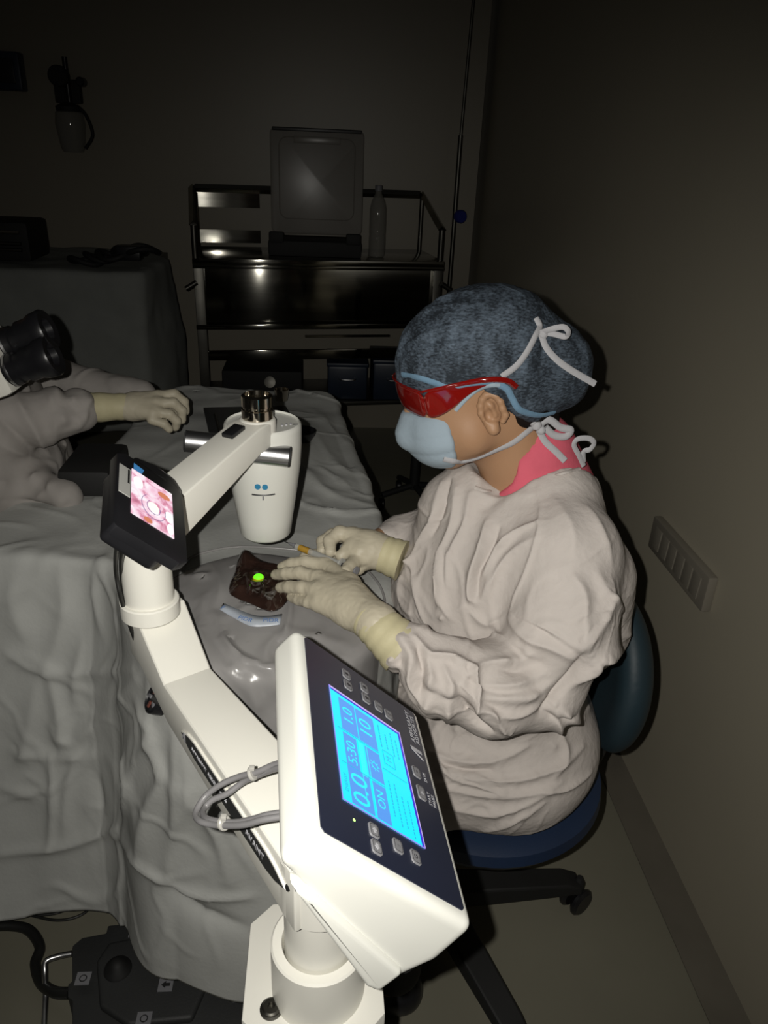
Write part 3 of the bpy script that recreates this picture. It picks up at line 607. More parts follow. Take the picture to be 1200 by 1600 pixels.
    for f in q1.tolist():
        for i in range(4): e_ = (min(f[i], f[(i+1) % 4]), max(f[i], f[(i+1) % 4])); cnt[e_] = cnt.get(e_, 0)+1
    for i in {v for e_, c_ in cnt.items() if c_ == 1 for v in e_}:
        dd_ = np.hypot(r0[:, 0]-V1[i, 0], r0[:, 1]-V1[i, 1]); j = int(dd_.argmin())
        if dd_[j] < 2.2*h: V1[i] = r0[j]
    bm = bmesh.new(); bm.from_mesh(npmesh(name, np.vstack([V1, V2]), np.vstack([q1, q2+len(V1)]))); bmesh.ops.remove_doubles(bm, verts=bm.verts, dist=1e-5); bmesh.ops.holes_fill(bm, edges=[e_ for e_ in bm.edges if e_.is_boundary], sides=7); bmesh.ops.recalc_face_normals(bm, faces=bm.faces)
    me = bpy.data.meshes.new(name); bm.to_mesh(me); bm.free()
    if sub: me = mesh_subdiv(me, sub, True)
    V = getv(me); Nn = getn(me)
    flip = Nn[:, 2] < -0.3; Nn[flip] *= -1
    c1 = nz(V, (5.5, 5.5, 4.5), seed, 2); c2 = np.abs(nz(V, (11, 11, 9), seed+5, 1))
    c3 = creases(V, (4.5, 4.5, 4.0), 0.05, seed+1)+0.6*creases(V, (9, 9, 8), 0.07, seed+7)
    V = V+Nn*(crumple*(2.0*c1-0.5*c2+1.0*c3))[:, None]; setv(me, V)
    if strk: strokes(me, strk)
    o = link(name, me, mtl, parent); sl = o.modifiers.new('t', 'SOLIDIFY'); sl.thickness = 0.0012; sl.offset = -1
    return o
def g2(x, y, cx, cy, sx, sy): return np.exp(-((x-cx)/sx)**2-((y-cy)/sy)**2)
def bedbump(x, y): return 0.030*g2(x, y, -0.10, 1.02, 0.13, 0.13)+0.015*g2(x, y, -0.15, 1.5, 0.18, 0.3)
def bedhem(c):
    x, y = c
    if y > 1.30 and x > -0.2: return 0.30
    if x > 0.02: return 0.24
    if y > 1.3: return 0.5
    pts = [(-1.3, 0.70), (-0.60, 0.745), (-0.52, 0.72), (-0.44, 0.70), (-0.38, 0.695), (-0.31, 0.68), (-0.26, 0.65), (-0.20, 0.635), (-0.10, 0.67), (0.05, 0.5)]
    return float(np.interp(x, [p[0] for p in pts], [p[1] for p in pts]))
ST = [([(75, 1035), (95, 1120), (100, 1155), (140, 1140), (215, 1060)], 0.016, 0.014), ([(60, 1060), (40, 1170), (30, 1175)], 0.02, 0.010), ([(30, 1178), (120, 1182), (195, 1190)], 0.010, 0.010),
      ([(195, 1190), (200, 1240), (193, 1300)], 0.008, 0.012), ([(82, 1180), (83, 1250), (78, 1320)], 0.008, 0.010), ([(120, 1185), (105, 1240), (100, 1300)], 0.012, 0.008), ([(0, 1335), (80, 1325), (150, 1305), (185, 1295)], 0.009, 0.014),
      ([(225, 1120), (255, 1210), (235, 1260), (215, 1330)], 0.014, 0.014), ([(275, 1150), (280, 1240), (262, 1370)], 0.014, 0.014), ([(180, 1305), (220, 1350), (300, 1395), (390, 1400)], 0.010, 0.012),
      ([(255, 1372), (300, 1420), (380, 1450)], 0.016, -0.014), ([(290, 1160), (300, 1240), (275, 1290)], 0.012, 0.010), ([(130, 1000), (120, 1060), (118, 1100)], 0.012, 0.008), ([(10, 1020), (60, 1045), (150, 1050), (210, 1045)], 0.010, 0.008),
      ([(0, 870), (100, 876), (190, 880)], 0.010, 0.006), ([(40, 1000), (20, 940), (45, 860)], 0.02, 0.010), ([(160, 990), (150, 930), (155, 880)], 0.015, 0.008), ([(95, 880), (100, 960), (80, 1030)], 0.016, 0.008),
      ([(300, 1240), (340, 1300), (360, 1380)], 0.014, 0.012), ([(200, 1200), (240, 1150), (215, 1100)], 0.012, 0.008), ([(0, 1230), (60, 1245)], 0.014, 0.008), ([(150, 1210), (160, 1270)], 0.012, -0.008),
      ([(480, 660), (520, 720), (560, 740)], 0.012, 0.006), ([(450, 700), (500, 760), (580, 790)], 0.010, 0.006), ([(455, 780), (520, 800), (590, 800)], 0.008, 0.010), ([(490, 640), (540, 690)], 0.012, 0.006), ([(500, 730), (545, 760)], 0.006, 0.006), ([(520, 620), (530, 690), (575, 780)], 0.014, -0.006)]
bed = drape('patient_drape', BED, TZ, bedhem, (-2.1, 0.0), (0.45, 2.75), 0.011, 'drape', None, bumpf=bedbump, seed=1.7, strk=ST, crumple=0.0042, fold=0.016, sub=1, lean=lambda B, dd: np.stack([0*dd, -0.12*np.clip((-0.20-B[:, 0])/0.12, 0, 1)*(B[:, 1] < 1.3)*np.clip(dd/0.75, 0, 1)**1.2], 1))
tag(bed, 'large grey-white non-woven surgical drape covering the bed and hanging in folds', 'surgical drape')
bedtree = bvh(bed)
# bed under the drape
bd = thing('operating_table', 'operating table hidden beneath the grey-white drape', 'operating table', (-0.15, 1.5, 0))
bm = bmesh.new(); add_prism(bm, [(-0.40, 1.25), (-0.27, 1.14), (-0.23, 1.0), (-0.17, 0.92), (0.0, 0.92), (0.05, 1.0), (0.07, 1.25), (-0.01, 2.08), (-0.40, 2.05)], 0.70, 0.74, bev=0.008); bmobj('mattress', bm, 'black', bd, True)
box('pedestal', (-0.17, 1.62, 0.38), (0.22, 0.36, 0.64), 'darksteel', bd, bev=0.02); box('base', (-0.17, 1.62, 0.04), (0.42, 0.72, 0.07), 'darksteel', bd, bev=0.015)
bm = bmesh.new(); add_box(bm, (-0.84, 1.285, 0.815), (0.78, 0.11, 0.03), None, 0.006); bmobj('arm_board', bm, 'black', bd, True)
bm = bmesh.new(); add_tube(bm, [(-1.1, 1.28, 0.80), (-1.1, 1.30, 0.02)], 0.015, 12); bmobj('support_leg', bm, 'darksteel', bd, True)

# patient: lying under the drape, crown towards the stand
def patient_sdf(X, Y, Z):
    d = ell(X, Y, Z, (-0.10, 1.02, 0.805), (0.072, 0.10, 0.062)); d = sm(d, cone(X, Y, Z, (-0.11, 1.10, 0.79), (-0.13, 1.18, 0.775), 0.045, 0.045), 0.03)
    d = sm(d, ell(X, Y, Z, (-0.16, 1.38, 0.775), (0.155, 0.22, 0.055)), 0.03); d = sm(d, ell(X, Y, Z, (-0.17, 1.66, 0.775), (0.13, 0.18, 0.05)), 0.04)
    for s_ in (-1, 1):
        d = sm(d, chain(X, Y, Z, [(-0.16+s_*0.15, 1.27, 0.78), (-0.16+s_*0.185, 1.50, 0.775), (-0.16+s_*0.14, 1.70, 0.775)], [0.034, 0.03, 0.022]), 0.02)
        d = sm(d, chain(X, Y, Z, [(-0.17+s_*0.07, 1.72, 0.775), (-0.17+s_*0.085, 2.06, 0.79)], [0.055, 0.042]), 0.03)
        d = sm(d, chain(X, Y, Z, [(-0.17+s_*0.085, 2.07, 0.79), (-0.17+s_*0.085, 2.115, 0.45), (-0.17+s_*0.085, 2.07, 0.41)], [0.04, 0.03, 0.025]), 0.02)
    return d
P, F = surfnet(patient_sdf, (-0.42, 0.88, 0.35), (0.12, 2.2, 0.92), 0.012)
pt = link('patient', npmesh('patient', P, F), 'skin')
tag(pt, 'person lying under the drape with only a dark iodine-painted eye area showing', 'person')
# painted skin seen through the film
OUT = [(375, 856), (386, 855), (396, 864), (410, 872), (424, 876), (440, 879), (456, 886), (466, 900), (460, 918), (448, 934), (438, 946), (422, 950), (406, 945), (388, 936), (370, 930), (356, 922), (359, 903), (368, 888), (373, 871)]
def skin_patch():
    pts = np.array([atz(x, y, 0.905)[:2] for x, y in OUT]); pts = chaikin(pts, 2); lo = pts.min(0)-0.004; hi = pts.max(0)+0.004; h = 0.0016
    nx, ny = int((hi[0]-lo[0])/h), int((hi[1]-lo[1])/h); gx, gy = np.meshgrid(lo[0]+h*np.arange(nx), lo[1]+h*np.arange(ny), indexing='ij'); Q = np.stack([gx.ravel(), gy.ravel()], 1)
    sd, cp, s = poly_sd(Q, pts); keep = sd < h*0.9; Q = np.where((sd > 0)[:, None], cp, Q); dd = np.clip(-sd, 0, 0.02)
    e = atz(404, 903, 0.908)[:2]; nb = atz(381, 872, 0.91)[:2]
    z = 0.899+0.011*(1-(1-dd/0.02)**2)+0.014*g2(Q[:, 0], Q[:, 1], nb[0], nb[1], 0.013, 0.020)
    r = np.hypot(Q[:, 0]-e[0], Q[:, 1]-e[1]); z -= 0.0045*np.exp(-(r/0.010)**2); z += 0.0022*np.exp(-((r-0.018)/0.004)**2)
    V = np.stack([Q[:, 0], Q[:, 1], z], 1); z2 = nz(V, (70, 70, 0), 2, 2); V[:, 2] += 0.0013*z2*np.clip(dd/0.006, 0.2, 1)
    for (a, b) in (((388, 915), (391, 940)), ((416, 912), (409, 946))):
        P0 = atz(*a, 0.893)[:2]; P1 = atz(*b, 0.893)[:2]; d, _ = seg_d(V[:, :2], np.array([P0, P1])); V[:, 2] += 0.004*np.exp(-(d/0.0022)**2)
    g = np.arange(nx*ny).reshape(nx, ny); q = np.stack([g[:-1, :-1], g[1:, :-1], g[1:, 1:], g[:-1, 1:]], -1).reshape(-1, 4); q = q[keep[q].all(1)]
    used = np.unique(q); idx = -np.ones(nx*ny, int); idx[used] = np.arange(len(used)); o = link('painted_skin', npmesh('painted_skin', V[used], idx[q]), 'iodine', pt)
    sl = o.modifiers.new('t', 'SOLIDIFY'); sl.thickness = 0.010; sl.offset = -1; return e
e = skin_patch()
o = lathe('eye', [(0.0072, 0), (0.0072, 0.003), (0.0066, 0.0042), (0.003, 0.0055), (0.0005, 0.0058)], (e[0], e[1], 0.9075), 'green', pt, n=32); o['label'] = 'bright green glowing eye'
lathe('eye_ring', [(0.0072, 0), (0.0086, 0.0005), (0.0086, 0.0035), (0.0072, 0.0038)], (e[0], e[1], 0.9055), 'yellowrim', pt, n=32)
# clear plastic sheet over the head end
PS = chaikin([(-0.225, 1.04), (-0.235, 0.98), (-0.20, 0.885), (-0.09, 0.845), (0.035, 0.875), (0.07, 0.96), (0.05, 1.05), (0.0, 1.085), (-0.09, 1.10), (-0.17, 1.09)], 3)
def pclip(Q, V): 
    m = (Q[:, 1] < 1.12-0.9*np.maximum(0, np.abs(Q[:, 0]+0.10)-0.10)) & (Q[:, 0] > -0.27) & (Q[:, 0] < 0.12)
    d = np.hypot(Q[:, 0]+0.083, Q[:, 1]-0.985); return m & (d > 0.030)
ST2 = [([(345, 1000), (370, 1025), (410, 1045), (430, 1042)], 0.005, 0.008), ([(335, 960), (352, 1000), (380, 1040)], 0.006, 0.007), ([(355, 1047), (385, 1038), (425, 1045)], 0.004, 0.006), ([(300, 900), (330, 900), (350, 870)], 0.008, 0.006), ([(320, 930), (312, 990), (330, 1050)], 0.008, 0.006),
       ([(455, 935), (450, 975), (445, 1000)], 0.004, 0.008), ([(300, 870), (345, 862), (375, 862)], 0.005, 0.008), ([(560, 900), (585, 930), (600, 960)], 0.006, 0.005), ([(330, 880), (345, 915), (340, 945)], 0.006, 0.004), ([(390, 1060), (405, 1110)], 0.008, 0.006)]
def phem(c): return float(np.interp(c[0], [-0.22, -0.14, -0.10, 0.0, 0.05], [0.10, 0.14, 0.26, 0.26, 0.20]))
po = drape('plastic_sheet', PS, TZ+0.004, phem, (-0.75, 0.25), (0.55, 1.14), 0.008, 'poly', None, flare=0.10, fold=0.012, off=0.011, crumple=0.0035, bumpf=bedbump, clip=pclip, seed=4.2, strk=ST2, sub=1)
tag(po, 'crinkled clear plastic eye drape spread over the head end around the painted eye', 'plastic drape')
ptree = bvh(po)
# printed adhesive strip on the plastic sheet
def surf(trees, pts, off):
    out, nn = [], []
    for p in pts:
        h = hit(trees, *p)
        if h is None: continue
        n = h[1] if h[1].dot(Vector(ray(*p).tolist())) < 0 else -h[1]; out.append(np.array(h[0]+n*off)); nn.append(np.array(n))
    return out, nn
def ribbon(name, top, bot, trees, off, m, parent, sm_=6):
    a, _ = surf(trees, top, off); b, _ = surf(trees, bot, off); a = spline(a, sm_); b = spline(b, sm_); n = len(a)
    me = npmesh(name, np.vstack([a, b]), [[i, i+1, n+i+1, n+i] for i in range(n-1)]); o = link(name, me, m, parent); s_ = o.modifiers.new('t', 'SOLIDIFY'); s_.thickness = 0.0006; s_.offset = 0; return o
_P, _N = surf([ptree, bedtree], [(284, 893), (298, 873), (335, 861), (375, 856), (430, 858), (500, 866), (556, 883), (584, 904), (600, 938), (592, 990)], 0.002)
bm = bmesh.new(); add_tube(bm, spline(_P, 5), 0.0022, 8); bmobj('folded_edge', bm, 'poly', po, True, sharp=60)
ad = ribbon('adhesive_strip', [(350, 947), (372, 956), (398, 966), (420, 967), (442, 964)], [(343, 958), (366, 970), (392, 983), (418, 983), (440, 981)], [ptree, bedtree], 0.006, 'strip', po)
for pxy, s_, rot in (((384, 973), 'PIDR', -0.42), ((423, 975), 'PIDR', -0.02), ((349, 956), 'F', -0.4)):
    h = hit([ptree, bedtree], *pxy); n = h[1] if h[1].z > 0 else -h[1]; q = h[0]+n*0.0075
    R = frame(n, Vector((1, 0, 0))) @ Matrix.Rotation(rot+0.0, 3, 'Z')
    text('lettering', s_, 0.0105, 'blueink', Matrix.Translation(q) @ R.to_4x4(), ad, 0.0001)

# ================================================================== WOMAN
WL = 'person in a white surgical gown, blue hair cover and red goggles treating the eye'
HO = np.array([0.215, 1.015, 1.20]); tilt = 0.36
hf = np.array([-math.cos(tilt), -0.03, -math.sin(tilt)]); hf = _n(hf); hs = np.array([0, -1.0, 0.02]); hs = _n(hs-hf*hs.dot(hf)); hu = np.cross(hf, hs); hu = hu if hu[2] > 0 else -hu
HR = [hf, hs, hu]
def H(f, s, u): return HO+hf*f+hs*s+hu*u
neckB = np.array([0.315, 1.025, 1.03])
def body_sdf(X, Y, Z):
    d = ell(X, Y, Z, H(-0.012, 0, 0.035), (0.098, 0.076, 0.092), HR)
    d = sm(d, ell(X, Y, Z, H(0.040, 0, -0.020), (0.062, 0.060, 0.064), HR), 0.03)
    d = sm(d, cone(X, Y, Z, H(0.030, 0.045, -0.045), H(0.064, 0.012, -0.070), 0.024, 0.020), 0.03)
    d = sm(d, cone(X, Y, Z, H(0.030, -0.045, -0.045), H(0.064, -0.012, -0.070), 0.024, 0.020), 0.03)
    d = sm(d, cone(X, Y, Z, H(0.094, 0, 0.010), H(0.116, 0, -0.030), 0.007, 0.013), 0.014)      # nose
    d = sm(d, cone(X, Y, Z, H(0.094, 0.016, -0.060), H(0.094, -0.016, -0.060), 0.009, 0.009), 0.010)  # lips
    d = sm(d, cone(X, Y, Z, H(0.082, 0.038, 0.030), H(0.090, 0.012, 0.030), 0.008, 0.008), 0.014)
    d = sm(d, cone(X, Y, Z, H(0.082, -0.038, 0.030), H(0.090, -0.012, 0.030), 0.008, 0.008), 0.014)
    d = sm(d, cone(X, Y, Z, H(-0.020, 0, -0.055), neckB, 0.054, 0.062), 0.025)
    d = sm(d, cone(X, Y, Z, (0.33, 0.92, 1.015), (0.33, 1.13, 1.015), 0.05, 0.05), 0.05)
    d = sm(d, ell(X, Y, Z, (0.315, 1.03, 0.90), (0.105, 0.15, 0.15)), 0.05); d = sm(d, ell(X, Y, Z, (0.33, 1.04, 0.68), (0.115, 0.15, 0.16)), 0.06)
    d = sm(d, chain(X, Y, Z, [(0.34, 0.885, 1.00), (0.29, 0.81, 0.850), (0.165, 0.800, 0.890), (0.085, 0.833, 0.93)], [0.045, 0.036, 0.030, 0.018]), 0.02)
    d = sm(d, chain(X, Y, Z, [(0.33, 1.16, 1.00), (0.23, 1.21, 0.85), (0.12, 1.10, 0.925), (0.085, 1.06, 0.935)], [0.042, 0.034, 0.026, 0.020]), 0.02)
    for s_ in (-1, 1):
        yy = 1.04+s_*0.09
        d = sm(d, chain(X, Y, Z, [(0.36, yy, 0.585), (0.13, 1.04+s_*0.12, 0.56), (0.14, 1.04+s_*0.12, 0.12), (0.13, 1.04+s_*0.12, 0.05)], [0.075, 0.05, 0.035, 0.03]), 0.03)
        d = sm(d, cone(X, Y, Z, (0.15, 1.04+s_*0.12, 0.035), (0.0, 1.04+s_*0.13, 0.03), 0.032, 0.028), 0.02)
    # ear
    return d
P, F = surfnet(body_sdf, (-0.06, 0.76, 0.0), (0.50, 1.30, 1.34), 0.005)
wm = link('surgeon', npmesh('surgeon', P, F), 'skin'); tag(wm, WL, 'person')
bodytree = bvh(wm)
def trouser_sdf(X, Y, Z):
    d = ell(X, Y, Z, (0.34, 1.04, 0.60), (0.12, 0.17, 0.09))
    for s_ in (-1, 1): d = sm(d, chain(X, Y, Z, [(0.36, 1.04+s_*0.09, 0.585), (0.13, 1.04+s_*0.12, 0.56), (0.14, 1.04+s_*0.12, 0.12)], [0.085, 0.060, 0.052], 0.02), 0.02)
    return d
P, F = surfnet(trouser_sdf, (0.0, 0.82, 0.04), (0.50, 1.28, 0.72), 0.008); link('trousers', npmesh('trousers', P, F), 'matblack', wm)
for s_ in (-1, 1):
    P, F = surfnet(lambda X, Y, Z: smax(cone(X, Y, Z, (0.155, 1.04+s_*0.12, 0.045), (0.0, 1.04+s_*0.13, 0.036), 0.044, 0.036), 0.002-Z, 0.004), (-0.06, 0.85, -0.01), (0.22, 1.23, 0.12), 0.006); link('shoe', npmesh('shoe', P, F), 'black', wm)
# ear as a shaped relief
ec = np.array(hit(bodytree, 763, 640)[0]); 
def ear_sdf(X, Y, Z):
    s = hs; f = _n(hf*0.95+hu*0.1); u_ = _n(np.cross(f, s)); u_ = u_ if u_[2] > 0 else -u_
    c = ec+s*0.004
    def q(a, b, cc): return c+f*a+u_*b+s*cc
    pts = []
    for t in np.linspace(-0.6, 4.1, 11): pts.append(q(0.0135*math.cos(t)-0.002-0.004*(math.sin(t) < -0.3), 0.0215*math.sin(t)+0.003, 0.008-0.004*math.cos(t)))
    d = chain(X, Y, Z, pts, [0.0042]*11, 0.004)
    d = sm(d, ell(X, Y, Z, q(-0.001, 0.0, 0.001), (0.015, 0.006, 0.024), [f, s, u_]), 0.003)
    d = sm(d, chain(X, Y, Z, [q(0.004, -0.016, 0.004), q(-0.001, -0.024, 0.005), q(-0.003, -0.019, 0.006)], [0.006, 0.0075, 0.005]), 0.004)
    d = sm(d, chain(X, Y, Z, [q(-0.006, -0.006, 0.005), q(-0.002, 0.008, 0.006), q(0.003, 0.015, 0.005)], [0.0032]*3), 0.003)
    d = sm(d, cone(X, Y, Z, q(0.010, -0.002, 0.003), q(0.009, -0.008, 0.004), 0.004, 0.004), 0.003)
    d = smax(d, -ell(X, Y, Z, q(0.003, -0.004, 0.009), (0.0055, 0.006, 0.008), [f, s, u_]), 0.003)
    return d
P, F = surfnet(ear_sdf, ec-0.045, ec+0.045, 0.0012); link('ear', npmesh('ear', P, F), 'skin', wm)
# hair showing behind the ear and at the nape
def hair_sdf(X, Y, Z):
    d = ell(X, Y, Z, H(-0.040, 0, 0.010), (0.080, 0.0770, 0.085), HR); d = sm(d, cone(X, Y, Z, H(-0.060, 0.02, -0.03), H(-0.066, 0.012, -0.066), 0.036, 0.030), 0.02)
    return smax(d, -(( (X-HO[0])*-hf[0]+(Y-HO[1])*-hf[1]+(Z-HO[2])*-hf[2])-0.030), 0.006)
P, F = surfnet(hair_sdf, (0.15, 0.90, 1.05), (0.42, 1.14, 1.34), 0.004); link('hair', npmesh('hair', P, F), 'hair', wm)
# surgical cap
CAPC = H(-0.012, 0, 0.050); BUN = H(-0.104, 0.004, -0.002)
def cap_sdf(X, Y, Z, g=0.0):
    d = ell(X, Y, Z, CAPC, (0.112+g, 0.088+g, 0.086+g), HR)
    d = sm(d, ell(X, Y, Z, BUN, (0.054+g, 0.062+g, 0.062+g), HR), 0.018)
    d = sm(d, ell(X, Y, Z, H(-0.032, 0, 0.008), (0.086+g, 0.084+g, 0.086+g), HR), 0.02)
    a = (X-HO[0])*hf[0]+(Y-HO[1])*hf[1]+(Z-HO[2])*hf[2]; b = (X-HO[0])*hu[0]+(Y-HO[1])*hu[1]+(Z-HO[2])*hu[2]
    lim = np.interp(a, [-0.20, -0.12, -0.075, -0.045, -0.020, 0.005, 0.02, 0.06, 0.10], [-0.080, -0.076, -0.066, -0.050, -0.016, 0.028, 0.032, 0.022, 0.030])
    return smax(d, lim-b, 0.010)
P, F = surfnet(cap_sdf, (0.06, 0.88, 1.08), (0.46, 1.16, 1.38), 0.004)
me = mesh_subdiv(npmesh('cap', P, F), 1); V = getv(me); N = getn(me)
front = H(0.105, 0, 0.03); ang = np.arctan2((V-front)@hs, (V-front)@(hu)); rr = np.linalg.norm(V-front, axis=1)
pl = np.sin(ang*15+nz(V, (12, 12, 12), 0, 1)*3)*np.exp(-rr/0.07)*0.0022 + 0.0016*nz(V, (24, 24, 24), 2, 2, True)
setv(me, V+N*pl[:, None])
strokes(me, [([(614, 560), (630, 520), (670, 485), (730, 475)], 0.0035, 0.004), ([(618, 565), (650, 530), (700, 510)], 0.003, 0.003), ([(612, 545), (640, 500), (680, 470), (740, 455)], 0.0035, 0.004), ([(617, 575), (660, 545), (720, 535), (760, 535)], 0.003, 0.003), ([(620, 580), (680, 562), (740, 560)], 0.003, 0.003), ([(616, 540), (660, 480), (720, 452)], 0.003, 0.003), ([(835, 500), (850, 540), (838, 590)], 0.006, -0.004)])
def cap_mat():
    m = bpy.data.materials.new('bouffant_cap'); m.use_nodes = True; nt = m.node_tree; b = nt.nodes['Principled BSDF']; b.inputs['Roughness'].default_value = 0.8; b.inputs['Specular IOR Level'].default_value = 0.2
    tc = nt.nodes.new('ShaderNodeTexCoord')
    def noi(s, st, d=4):
        mp = nt.nodes.new('ShaderNodeMapping'); mp.inputs['Scale'].default_value = st; nt.links.new(tc.outputs['Object'], mp.inputs[0]); n = nt.nodes.new('ShaderNodeTexNoise'); n.inputs['Scale'].default_value = s; n.inputs['Detail'].default_value = d
        nt.links.new(mp.outputs[0], n.inputs[0]); return n
    n1 = noi(330, (0.6, 0.6, 1.3)); n2 = noi(26, (1.6, 1, 0.7), 3)
    mix = nt.nodes.new('ShaderNodeMath'); mix.operation = 'MULTIPLY_ADD'; nt.links.new(n1.outputs[0], mix.inputs[0]); mix.inputs[1].default_value = 0.55
    m2 = nt.nodes.new('ShaderNodeMath'); m2.operation = 'MULTIPLY'; nt.links.new(n2.outputs[0], m2.inputs[0]); m2.inputs[1].default_value = 0.5; nt.links.new(m2.outputs[0], mix.inputs[2])
    r = nt.nodes.new('ShaderNodeValToRGB'); nt.links.new(mix.outputs[0], r.inputs[0]); e = r.color_ramp.elements
    e[0].position = 0.44; e[0].color = (0.018, 0.023, 0.030, 1); e[1].position = 0.76; e[1].color = (0.120, 0.155, 0.20, 1)
    nt.links.new(r.outputs[0], b.inputs['Base Color'])
    bp = nt.nodes.new('ShaderNodeBump'); bp.inputs['Strength'].default_value = 0.4; bp.inputs['Distance'].default_value = 0.002; nt.links.new(n1.outputs[0], bp.inputs['Height']); nt.links.new(bp.outputs[0], b.inputs['Normal'])
    return m
M['cap'] = cap_mat(); M['capedge'] = mat('cap_band', (0.13, 0.23, 0.33), 0.85, bump=0.4, bscale=120, var=0.15, vscale=40)
cap = link('hair_cover', me, 'cap', wm); captree = bvh(cap)
def rope(name, pts, trees, r, off, m, parent, n=8, flat=0.45):
    P, N = surf(trees, pts, off); Ps = spline(P, 6); Ns = spline(N, 6); bm = bmesh.new(); add_tube(bm, Ps, r, n, flat=flat, normals=Ns); return bmobj(name, bm, m, parent, True, sharp=60)
rope('cap_band', [(613, 575), (630, 585), (655, 590), (680, 598), (705, 606), (735, 600), (765, 597), (790, 606), (800, 622), (812, 640), (840, 648), (865, 644)], [captree, bodytree], 0.0042, 0.0012, 'capedge', cap)


# mask
def mask_sdf(X, Y, Z):
    d = ell(X, Y, Z, H(0.056, 0, -0.036), (0.060, 0.066, 0.062), HR)
    a = (X-HO[0])*hf[0]+(Y-HO[1])*hf[1]+(Z-HO[2])*hf[2]; b = (X-HO[0])*hu[0]+(Y-HO[1])*hu[1]+(Z-HO[2])*hu[2]
    d = sm(d, cone(X, Y, Z, H(0.092, 0, 0.0), H(0.110, 0, -0.028), 0.014, 0.018), 0.02)
    d = smax(d, (0.060+(b+0.05)*-0.10)-a, 0.006); d = smax(d, b-(-0.002+(a-0.05)*0.15), 0.006); d = smax(d, -0.088-b, 0.018)
    return d
P, F = surfnet(mask_sdf, (0.02, 0.91, 1.02), (0.26, 1.12, 1.28), 0.003); me = npmesh('face_mask', P, F); V = getv(me); N = getn(me)
b_ = (V-HO)@hu; setv(me, V+N*(0.0022*np.abs(np.sin((b_+0.05)*130))**0.5*np.clip(1.3-abs(b_+0.050)/0.035, 0, 1)+0.0004*nz(V, (40, 40, 40), 1, 1))[:, None])
mk = link('face_mask', me, 'mask', wm); masktree = bvh(mk)
HT = [captree, bodytree, masktree]
rope('mask_strap', [(694, 715), (708, 718), (722, 718), (745, 712), (775, 700), (800, 690), (820, 675), (838, 660)], HT, 0.0042, 0.004, 'tape', mk)
rope('mask_strap', [(712, 640), (728, 622), (745, 608), (765, 601), (780, 601)], HT, 0.0026, 0.004, 'mask', mk)
rope('mask_strap', [(783, 588), (805, 572), (822, 550), (835, 525), (842, 510), (836, 497)], HT, 0.0042, 0.002, 'tape', mk)
def free(name, pts, r, m, parent, flat=0.3, up=None): 
    bm = bmesh.new(); Ps = spline([aty(px, py, y) for px, py, y in pts], 6); add_tube(bm, Ps, r, 8, flat=flat, normals=[(0.2, -1, 0.15)]*len(Ps)); return bmobj(name, bm, m, parent, True, sharp=60)
k0 = hit([captree], 846, 522); ky = float(k0[0].y)-0.006
lathe('strap_knot', [(0.001, -0.006), (0.006, -0.004), (0.0075, 0), (0.006, 0.004), (0.001, 0.006)], k0[0]+k0[1]*0.004, 'tape', mk, n=12)
free('strap_loop', [(845, 520, ky), (862, 514, ky-0.01), (880, 511, ky-0.012), (888, 518, ky-0.012), (884, 526, ky-0.008), (866, 522, ky-0.004), (848, 519, ky)], 0.0036, 'tape', mk)
free('strap_end', [(846, 522, ky), (853, 542, ky-0.003), (870, 562, ky-0.010), (895, 580, ky-0.012), (930, 600, ky-0.010)], 0.0042, 'tape', mk)
# nape knot
nk = hit([bodytree, captree], 838, 668); ny_ = float(nk[0].y)-0.010
for (px, py, r) in ((838, 664, 0.008), (845, 672, 0.007), (832, 658, 0.007)):
    lathe('strap_knot', [(0.001, -r), (r*0.8, -r*0.6), (r, 0), (r*0.8, r*0.6), (0.001, r)], aty(px, py, ny_), 'tape', mk, n=12)
free('strap_loop', [(842, 664, ny_), (858, 656, ny_), (876, 668, ny_), (892, 672, ny_), (884, 682, ny_), (866, 680, ny_), (852, 668, ny_)], 0.0050, 'tape', mk, 0.5)
free('strap_end', [(842, 672, ny_), (852, 690, ny_-0.004), (868, 705, ny_-0.008), (883, 720, ny_-0.012)], 0.0046, 'tape', mk)

# goggles
gg = tag(bpy.data.objects.new('safety_goggles', None), None, None); COL.objects.link(gg); gg.location = H(0.10, 0, 0.012).tolist(); bpy.context.view_layer.update()
tag(gg, 'red laser safety goggles worn over the mask by the person in the white gown', 'goggles')
def gstrip(name, rows, m, thick):
    me = npmesh(name, [p for r in rows for p in r], [[i*len(rows[0])+j, i*len(rows[0])+j+1, (i+1)*len(rows[0])+j+1, (i+1)*len(rows[0])+j] for i in range(len(rows)-1) for j in range(len(rows[0])-1)])
    me = mesh_subdiv(me, 2); o = link(name, me, m, gg); s_ = o.modifiers.new('t', 'SOLIDIFY'); s_.thickness = thick; s_.offset = 0; return o
def gp(px, py, s): # point of the goggle at sideways offset s from the face's middle
    n = hs; o = HO+hs*s; d = ray(px, py); t = (o-CO).dot(n)/d.dot(n); return CO+d*t
